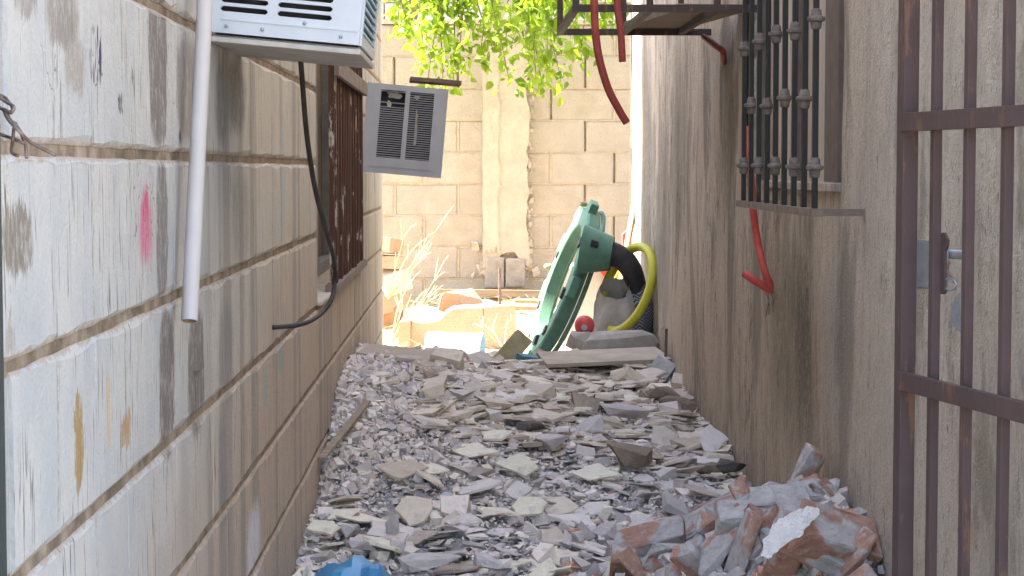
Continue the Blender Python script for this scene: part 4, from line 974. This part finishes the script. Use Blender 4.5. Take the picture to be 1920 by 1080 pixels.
# ------------------------------------------------------------------ sunny yard behind the alley
sb = thing('broken_block_stub', 'broken sandy block stub with a rebar in the sunny yard', 'masonry', P(870, 655, 10.9))
Y0 = 10.85
top = [(772, 602), (790, 606), (812, 604), (826, 600), (836, 588), (850, 580), (876, 578), (905, 577), (905, 660), (768, 660)]
MB().prism([P(x, y, Y0) for x, y in top], (0, .3, 0)).build('block', 'stub', sb)
MB().prism([P(x, y, Y0 + .003) for x, y in [(907, 577), (930, 574), (966, 573), (967, 660), (907, 660)]], (0, .28, 0)).build('block', 'stub', sb)
MB().prism([P(x, y, Y0 - .02) for x, y in [(748, 604), (770, 601), (768, 662), (745, 662)]], (.02, .26, 0)).build('end_block', 'stub', sb)
q = P(937, 575, Y0 + .12); MB().tube([q, q + Vector((.0, 0, .22))], .009, 8).build('rebar', 'wire', sb)
vs, fs = chunk_geo(random.Random(44), .15, .14, .11, 15); q = P(863, 560, 11.35)
tag(MB().add([v + Vector((q.x, 11.35, -.775)) for v in vs], fs).build('clay_block', 'orange'), 'broken orange clay chunk behind the rebar block stub', 'masonry')
for i, (x0, x1, py, Y, r_, mt, lab) in enumerate([(815, 1135, 549, 12.2, .022, 'plank', 'long grey board lying along the foot of the far wall'), (965, 1150, 566, 12.0, .014, 'redp', 'thin reddish pole lying in front of the far wall board'), (880, 1120, 578, 11.85, .018, 'wood', 'brown wooden pole lying nearest the yard before the far wall')]):
    a, b = P(x0, py - 2, Y), P(x1, py + 2, Y)
    o = MB().tube([a, (a + b) / 2 + Vector((0, 0, .003)), b], r_, 8) if i else MB().bar(a, b, .06, .035)
    tag(o.build('board' if i == 0 else 'pole', 'wood' if i == 1 else mt), lab, 'board' if i == 0 else 'pole')
# mounded dirt along the wall foot so the boards rest on something
m = MB(); nx_, ny_ = 60, 14; rr = random.Random(12)
for j in range(ny_ + 1):
    for i in range(nx_ + 1):
        x = -2.2 + 4.8 * i / nx_; y = 10.6 + 1.85 * j / ny_; t = j / ny_
        m.v.append(Vector((x, y, -1.02 + .24 * t ** 1.3 + (rr.uniform(-.015, .02) + .02 * math.sin(x * 6) * t) * (t > .05))))
m.f = [(j * (nx_ + 1) + i, j * (nx_ + 1) + i + 1, (j + 1) * (nx_ + 1) + i + 1, (j + 1) * (nx_ + 1) + i) for j in range(ny_) for i in range(nx_)]
kind(m.build('dirt_bank', 'dirt', origin=(0, 0, 0), recalc=False), 'structure')
bk = thing('bucket', 'pale blue plastic bucket lying on its side in the sunny yard', 'bucket', P(850, 660, 10.2))
a, b = P(800, 648, 10.25), P(905, 655, 10.2); ax = (b - a).normalized()
MB().tube([a, a + ax * .02, a + (b - a) * .5, b - ax * .02, b], [.070, .074, .078, .082, .085], 22, cap=False).build('shell', 'bluew', bk, smooth=True)
MB().tube([a + ax * .004, a + ax * .008], .070, 22).build('base', 'bluew', bk)
MB().tube([b - ax * .085, b - ax * .08], .081, 20).build('inside', 'bluew', bk)
MB().tube([b - ax * .018, b - ax * .006, b], [.089, .09, .088], 22, cap=False).build('rim', 'bluew', bk, smooth=True)
# dry branches and straw
def dry_branch(label, root, tips, seed, r0=.006):
    t = thing('dry_branch', label, 'branch', root); r = random.Random(seed)
    for tp in tips:
        mid = (Vector(root) + Vector(tp)) / 2 + Vector((r.uniform(-.04, .04), r.uniform(-.04, .04), r.uniform(0, .06)))
        pts = smooth_path([root, mid, tp], 5); MB().tube(pts, [r0 * (1 - .8 * i / (len(pts) - 1)) for i in range(len(pts))], 5).build('twig', 'twig', t)
        for _ in range(3):
            q = pts[r.randrange(4, len(pts))]; e = q + (Vector(tp) - Vector(root)) * r.uniform(.15, .3) + Vector((r.uniform(-.05, .05), r.uniform(-.04, .04), r.uniform(-.04, .05)))
            MB().tube([q, (q + e) / 2 + Vector((0, 0, .008)), e], [.003, .002, .0012], 4).build('twig', 'twig', t)
dry_branch('dry tan branch arching up by the corner of the left wall', P(728, 560, 11.2), [P(820, 430, 11.3), P(812, 445, 11.2), P(790, 470, 11.1), P(800, 480, 11.4), P(760, 440, 11.2)], 1)
dry_branch('dry brushwood fanning out low beside the left wall corner', P(735, 640, 11.0), [P(815, 535, 11.2), P(800, 545, 11.0), P(812, 560, 11.2), P(770, 530, 11.1), P(820, 515, 11.2), P(750, 540, 11.2), P(790, 590, 10.9)], 2, .007)
dry_branch('small dry twigs sprouting from the dirt right of the bucket', P(945, 655, 10.5), [P(900, 612, 10.5), P(925, 605, 10.6), P(960, 600, 10.6), P(975, 610, 10.5), P(985, 600, 10.7)], 3, .004)
st = MB(); rr = random.Random(8)
for _ in range(1500):
    x = rr.uniform(-1.0, .9); y = rr.uniform(10.4, 12.2)
    if abs(x - .1) < .35 and y < 11.2 and rr.random() < .7: continue
    z = -1.02 + .24 * ((y - 10.6) / 1.85 if y > 10.6 else 0) ** 1.3 + rr.uniform(.01, .05); L = rr.uniform(.03, .12); an = rr.uniform(0, 6.28)
    p = Vector((x, y, z)); d = Vector((math.cos(an), math.sin(an), rr.uniform(-.2, .5))) * L
    st.add([p, p + Vector((0, 0, .003)), p + d + Vector((0, 0, .002)), p + d], [(0, 1, 2, 3)])
    st.add([p + Vector((0, .003, 0)), p, p + d, p + d + Vector((0, .002, 0))], [(0, 1, 2, 3)])
kind(st.build('straw', 'straw', origin=(0, 0, 0), recalc=False), 'stuff', 'dry straw strewn over the sunny yard')
# bundled junk behind the left wall corner
vs, fs = chunk_geo(random.Random(50), .07, .08, .05, 12); q = P(730, 468, 11.6)
jk = thing('junk_pile', 'stack of broken pale boards and clay peeping past the left wall corner', 'junk', P(725, 640, 11.6))
for i, (px, py, w_, h_, mt) in enumerate([(722, 460, .10, .06, 'orange'), (718, 490, .14, .05, 'stub'), (724, 520, .12, .09, 'foil'), (716, 560, .16, .10, 'stub'), (722, 600, .13, .12, 'orange'), (715, 640, .17, .12, 'stub')]):
    q = P(px, py, 11.6 + .02 * i); rj = random.Random(60 + i); MB().box(q, (w_ * 1.5, .3, h_ * 1.5), Euler((rj.uniform(-.2, .2), rj.uniform(-.45, .45), rj.uniform(-.5, .5))), bev=.006).build('piece', mt, jk)

# green plastic ring with hub, tube
ct = P(1060, 529, 9.55); e1 = (P(1108, 392, 9.62) - P(1012, 664, 9.48)).normalized(); rad = (P(1108, 392, 9.62) - P(1012, 664, 9.48)).length / 2
e2 = Vector((math.sin(R(5.5)), -math.cos(R(5.5)), 0)); e2 = (e2 - e1 * e2.dot(e1)).normalized(); nrm = e1.cross(e2).normalized()
if nrm.x < 0: nrm = -nrm
gnr = thing('plastic_ring', 'big green plastic ring with tabs leaning on the rubble at the end of the alley', 'toy', ct - e1 * rad)
def ring_geo(ro, ri, w0, w1, n=56):
    m = MB(); vs = []
    for k in range(n):
        a_ = 2 * math.pi * k / n; d = e1 * math.cos(a_) + e2 * math.sin(a_)
        for rr_, ww in ((ro - .008, w0), (ro, w0 + .008), (ro, w1 - .006), (ro - .006, w1), (ri + .006, w1), (ri, w1 - .006), (ri, w0 + .006), (ri + .006, w0)): vs.append(ct + d * rr_ + nrm * ww)
    fs = [(k * 8 + i, k * 8 + (i + 1) % 8, ((k + 1) % n) * 8 + (i + 1) % 8, ((k + 1) % n) * 8 + i) for k in range(n) for i in range(8)]
    return m.add(vs, fs)
ring_geo(rad, rad - .095, -.038, .028).build('ring', 'green', gnr, smooth=35)
ring_geo(rad + .008, rad - .012, .030, .052).build('flange', 'green', gnr, smooth=35)
for a_ in (22, 100, 205, 235, 268, 305, 338):
    d = e1 * math.cos(R(a_)) + e2 * math.sin(R(a_)); tn = nrm.cross(d).normalized()
    MB().box(ct + d * (rad + .014) - nrm * .018, (.056, .10, .042), Matrix((d, tn, nrm)).transposed(), bev=.008).build('tab', 'green', gnr)
for a_, s_ in ((60, .03), (108, .036), (150, .03), (178, .04), (250, .026), (300, .024)):
    d = e1 * math.cos(R(a_)) + e2 * math.sin(R(a_)); tn = nrm.cross(d).normalized()
    MB().box(ct + d * (rad - .06) - nrm * .034, (s_ * 1.2, s_ * 1.5, s_), Matrix((d, tn, nrm)).transposed(), bev=.006).build('clip', 'blackp', gnr)
for a_ in (5, 285): 
    d = e1 * math.cos(R(a_)) + e2 * math.sin(R(a_)); lathe(MB(), ct + d * (rad + .01) - nrm * .05, [(.012, -.014), (.02, -.008), (.022, 0), (.02, .008), (.012, .014)], 12).build('end_knob', 'olive', gnr, smooth=True)
h0, h1 = P(1096, 468, 9.14), P(1148, 476, 9.12); ax = (h1 - h0)
hb = MB().tube([h0 - ax * .1, h0 + ax * .45, h0 + ax * .86, h1], [.118, .098, .084, .078], 20).build('hub', 'green', gnr, smooth=40)
MB().tube([h0 + ax * .02 + Vector((.02, -.10, .035)), h0 + ax * .28 + Vector((.02, -.093, .03))], [.018, .016], 12).build('hub_opening', 'acdark', hb)
for k in (.35, .55, .78):
    q = h0 + ax * k + Vector((0, -.084 + .02 * k, .008)); MB().box(q, (.022, .01, .008), bev=.002).build('slot', 'acdark', hb)
tb = smooth_path([P(1140, 474, 9.12), P(1165, 484, 9.12), P(1183, 505, 9.12), P(1193, 535, 9.14), P(1196, 560, 9.16)])
MB().tube(tb, [.060 - .018 * i / (len(tb) - 1) for i in range(len(tb))], 16).build('bent_tube', 'blackp', gnr, smooth=True)
# yellow hoop
yc = P(1172, 545, 9.25); hp = thing('plastic_hoop', 'yellow plastic hoop leaning against the grey sack and right wall', 'hoop', P(1168, 622, 9.25))
u1 = (P(1192, 466, 9.0) - P(1164, 622, 8.86)).normalized(); hl = (P(1192, 466, 9.0) - P(1164, 622, 8.86)).length / 2; u2 = Vector((.2, -.98, 0)).normalized(); yc = (P(1192, 466, 9.0) + P(1164, 622, 8.86)) / 2
u2 = (u2 - u1 * u2.dot(u1)).normalized(); pts = []
for k in range(41): a_ = 2 * math.pi * k / 40; pts.append(yc + u1 * hl * math.cos(a_) + (Vector((.055, 0, 0)) + u2 * .0) * math.sin(a_) + u2 * .17 * math.sin(a_) + Vector((0, .09, 0)))
MB().tube(pts, .021, 10, cap=False).build('hoop', 'yellow', hp, smooth=True)
# sacks
def sack(c, rx, ry, h, seed, openr=.75, n=32, rows=18):
    from mathutils import noise
    m = MB(); vs = []
    for j in range(rows + 1):
        t = j / rows; pr = (.86 + .30 * math.sin(math.pi * min(1, t * 1.05)) ** .8) * (1 - (1 - openr) * max(0, (t - .62) / .38) ** 1.2)
        for k in range(n):
            a_ = 2 * math.pi * k / n; w_ = 1 + .30 * noise.noise(Vector((math.cos(a_) * 1.7, math.sin(a_) * 1.7, t * 2.6 + seed))) + .10 * noise.noise(Vector((math.cos(a_) * 5, math.sin(a_) * 5, t * 6 + seed)))
            vs.append(Vector(c) + Vector((math.cos(a_) * rx * pr * w_, math.sin(a_) * ry * pr * w_, h * t * (1 + .13 * math.sin(a_ + .25)) + (.03 * noise.noise(Vector((math.cos(a_), math.sin(a_), seed))) if j == rows else 0))))
    fs = [(j * n + k, j * n + (k + 1) % n, (j + 1) * n + (k + 1) % n, (j + 1) * n + k) for j in range(rows) for k in range(n)] + [tuple(range(n))[::-1]]
    return m.add(vs, fs)
q = P(1150, 640, 9.1); sk = thing('grey_sack', 'grey cloth sack standing open behind the cement lump', 'sack', q)
zb = H(q.x, 9.1) - .01
sack((q.x, 9.1, zb), .095, .085, P(1150, 540, 9.1).z - zb, 2.0, .85).build('cloth', 'sack', sk, smooth=True, recalc=False)
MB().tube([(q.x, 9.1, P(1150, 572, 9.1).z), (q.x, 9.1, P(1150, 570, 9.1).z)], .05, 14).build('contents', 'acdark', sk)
q = P(1200, 640, 9.0); bg_ = thing('patterned_bag', 'dark grey zigzag patterned cloth bag slumped at the right wall', 'bag', q); zb = H(q.x, 9.0) - .01
sack((q.x - .005, 9.12, zb), .072, .07, P(1200, 530, 9.1).z - zb, 5.0, .6).build('cloth', 'zig', bg_, smooth=True, recalc=False)
# red ball
q = P(1096, 610, 8.74); rbll = thing('red_ball', 'small red ball with a grey badge on the cement piece', 'ball', q - Vector((0, 0, .045)))
m = MB(); lathe(m, q, [(.045 * math.sin(math.pi * t / 12) + .0005, -.045 * math.cos(math.pi * t / 12)) for t in range(13)], 20); m.build('ball', 'redp', rbll, smooth=True)
MB().tube([q + Vector((-.004, -.0452, -.006)), q + Vector((-.004, -.0475, -.0065))], .014, 12).build('badge', 'acgrey', rbll)
# white, red and yellow toy behind the ring
ty = thing('toy_slide', 'white plastic toy slide with red and yellow sides in the sun', 'toy', P(1090, 640, 10.1))
prof = [(1035, 640), (1040, 560), (1052, 515), (1075, 498), (1110, 494), (1145, 500), (1150, 560), (1148, 640)]
MB().prism([P(x, y, 10.15) for x, y in prof], (0, .25, 0)).build('body', 'whitep', ty)
MB().prism([P(x, y, 10.10) for x, y in [(1112, 490), (1160, 486), (1166, 520), (1150, 536), (1134, 520)]], (0, .045, 0)).build('side', 'redp', ty)
MB().prism([P(x, y, 10.06) for x, y in [(1145, 535), (1160, 508), (1172, 512), (1176, 560), (1150, 560)]], (0, .035, 0)).build('side', 'yellow', ty)
MB().prism([P(x, y, 10.2) for x, y in [(1168, 440), (1176, 432), (1186, 446), (1186, 600), (1168, 600)]], (0, .1, 0)).build('mast', 'redp', ty)
a, b = P(1193, 366, 9.95), P(1158, 560, 9.8)
tag(MB().bar(b, a, .026, .022).build('wooden_stick', 'wood'), 'plain wooden stick leaning in the corner beside the right wall', 'stick')
q = P(1048, 560, 9.9); tag(sack((P(1035, 560, 10).x, 10.0, P(1035, 600, 10).z - .08), .05, .05, .16, 9.0, .5).build('white_bag', 'whitep', smooth=True), 'crumpled white bag in the sun left of the green ring', 'bag')

# ------------------------------------------------------------------ tree hanging over the far wall
tr = thing('leafy_tree', 'leafy green tree hanging its branches over the far block wall', 'tree', (-.6, 13.3, -.9))
trunk = smooth_path([(-.6, 13.3, -.9), (-.55, 13.3, .2), (-.35, 13.2, 1.3), (0, 13.0, 2.2), (.3, 12.8, 3.0)])
MB().tube(trunk, [.11 - .07 * i / (len(trunk) - 1) for i in range(len(trunk))], 10).build('trunk', 'bark', tr, smooth=True)
limbs = []; rl = random.Random(14)
def limb(pts, r0):
    pts = smooth_path(pts, 7); MB().tube(pts, [r0 * (1 - .85 * i / (len(pts) - 1)) for i in range(len(pts))], 6).build('limb', 'bark', tr); limbs.append(pts)
start = [Vector((-.35, 13.2, 1.3)), Vector((0, 13.0, 2.2)), Vector((.3, 12.8, 3.0))]
TIPS = [(765, 60, 11.9, 0), (745, 45, 12.0, 0), (790, 120, 11.7, 0), (800, 165, 11.6, 0), (832, 178, 11.7, 0), (850, 150, 11.6, 0), (860, 120, 11.5, 0), (900, 105, 11.6, 1), (925, 95, 11.5, 1), (880, 60, 11.4, 1), (960, 80, 11.6, 1), (1000, 95, 11.5, 1),
        (1005, 150, 11.6, 1), (1018, 170, 11.7, 1), (955, 152, 11.8, 1), (1025, 120, 11.8, 1), (1090, 90, 11.9, 2), (1098, 100, 12.0, 2), (1060, 40, 11.8, 2), (1130, 40, 12.0, 2), (1155, 30, 12.0, 2), (1052, 150, 11.9, 2), (985, 40, 11.3, 1), (930, 40, 11.3, 1), (830, 50, 11.5, 0), (800, 30, 11.6, 0)]
for px, py, Y, s_ in TIPS:
    tip = P(px, py, Y); st_ = start[s_]; apex = P(px + rl.uniform(-60, 60), min(py - 120, -70) + rl.uniform(-40, 20), Y + .1)
    limb([st_, (st_ + apex) / 2 + Vector((0, 0, .25)), apex, (apex + tip) / 2 + Vector((rl.uniform(-.05, .05), -.06, .05)), tip], .013)
for _ in range(16):  # unseen upper limbs, added so their leaves dapple the sunlight
    tip = Vector((rl.uniform(-1.4, 1.6), rl.uniform(11.8, 14.2), rl.uniform(1.5, 3.2))); st_ = rl.choice(start); limb([st_, (st_ + tip) / 2 + Vector((0, 0, .2)), tip], .016)
LV = []; LF = []; LT = []
def leaf(p, d, size):
    d = d.normalized(); sd = d.cross(Vector((rl.uniform(-1, 1), rl.uniform(-1, 1), rl.uniform(-.2, 1.2)))).normalized(); up = sd.cross(d)
    w_ = size * rl.uniform(.24, .32); fold = size * .10; drp = -up * size * .12; b = len(LV)
    LV.extend([p, p + d * size * .3 + sd * w_ + up * fold, p + d * size * .68 + sd * w_ * .8 + up * fold + drp * .5, p + d * size + drp, p + d * size * .68 - sd * w_ * .8 + up * fold + drp * .5, p + d * size * .3 - sd * w_ + up * fold, p + d * size * .5])
    LF.extend([(b, b + 1, b + 6), (b + 1, b + 2, b + 6), (b + 2, b + 3, b + 6), (b + 3, b + 4, b + 6), (b + 4, b + 5, b + 6), (b + 5, b, b + 6)]); LT.extend([min(1, max(0, rl.gauss(.5, .3)))] * 6)
for li, pts in enumerate(limbs):
    vis = li < len(TIPS); k0 = int(len(pts) * (.45 if vis else .3))
    for q in pts[k0:]:
        for _ in range(6 if vis else 7):
            o = Vector((rl.gauss(0, .045), rl.gauss(0, .06), rl.gauss(0, .045))) * (1 if vis else 2.4); d = Vector((rl.gauss(0, .6), rl.gauss(-.2, .6), rl.gauss(-.6, .5)))
            leaf(q + o, d, rl.choice([1, 1, .7, 1.25]) * rl.uniform(.045, .08))
def fill(n, x0, x1, y0, y1):
    for _ in range(n):
        q = P(rl.uniform(x0, x1), rl.triangular(y0, y1, y0), rl.uniform(11.3, 12.2)); leaf(q, Vector((rl.gauss(0, .6), rl.gauss(-.2, .6), rl.gauss(-.6, .5))), rl.uniform(.04, .075))
fill(190, 820, 1040, -120, 105); fill(60, 765, 830, -80, 60); fill(70, 1040, 1160, -120, 40); fill(60, 1020, 1110, -60, 90)
me = bpy.data.meshes.new('crown'); me.from_pydata([tuple(v - WORLD[tr.name]) for v in LV], [], LF); at = me.attributes.new('tint', 'FLOAT', 'FACE'); at.data.foreach_set('value', LT)
me.materials.append(M['leaf']); me.shade_smooth(); o = bpy.data.objects.new('crown', me); col.objects.link(o); o.parent = tr
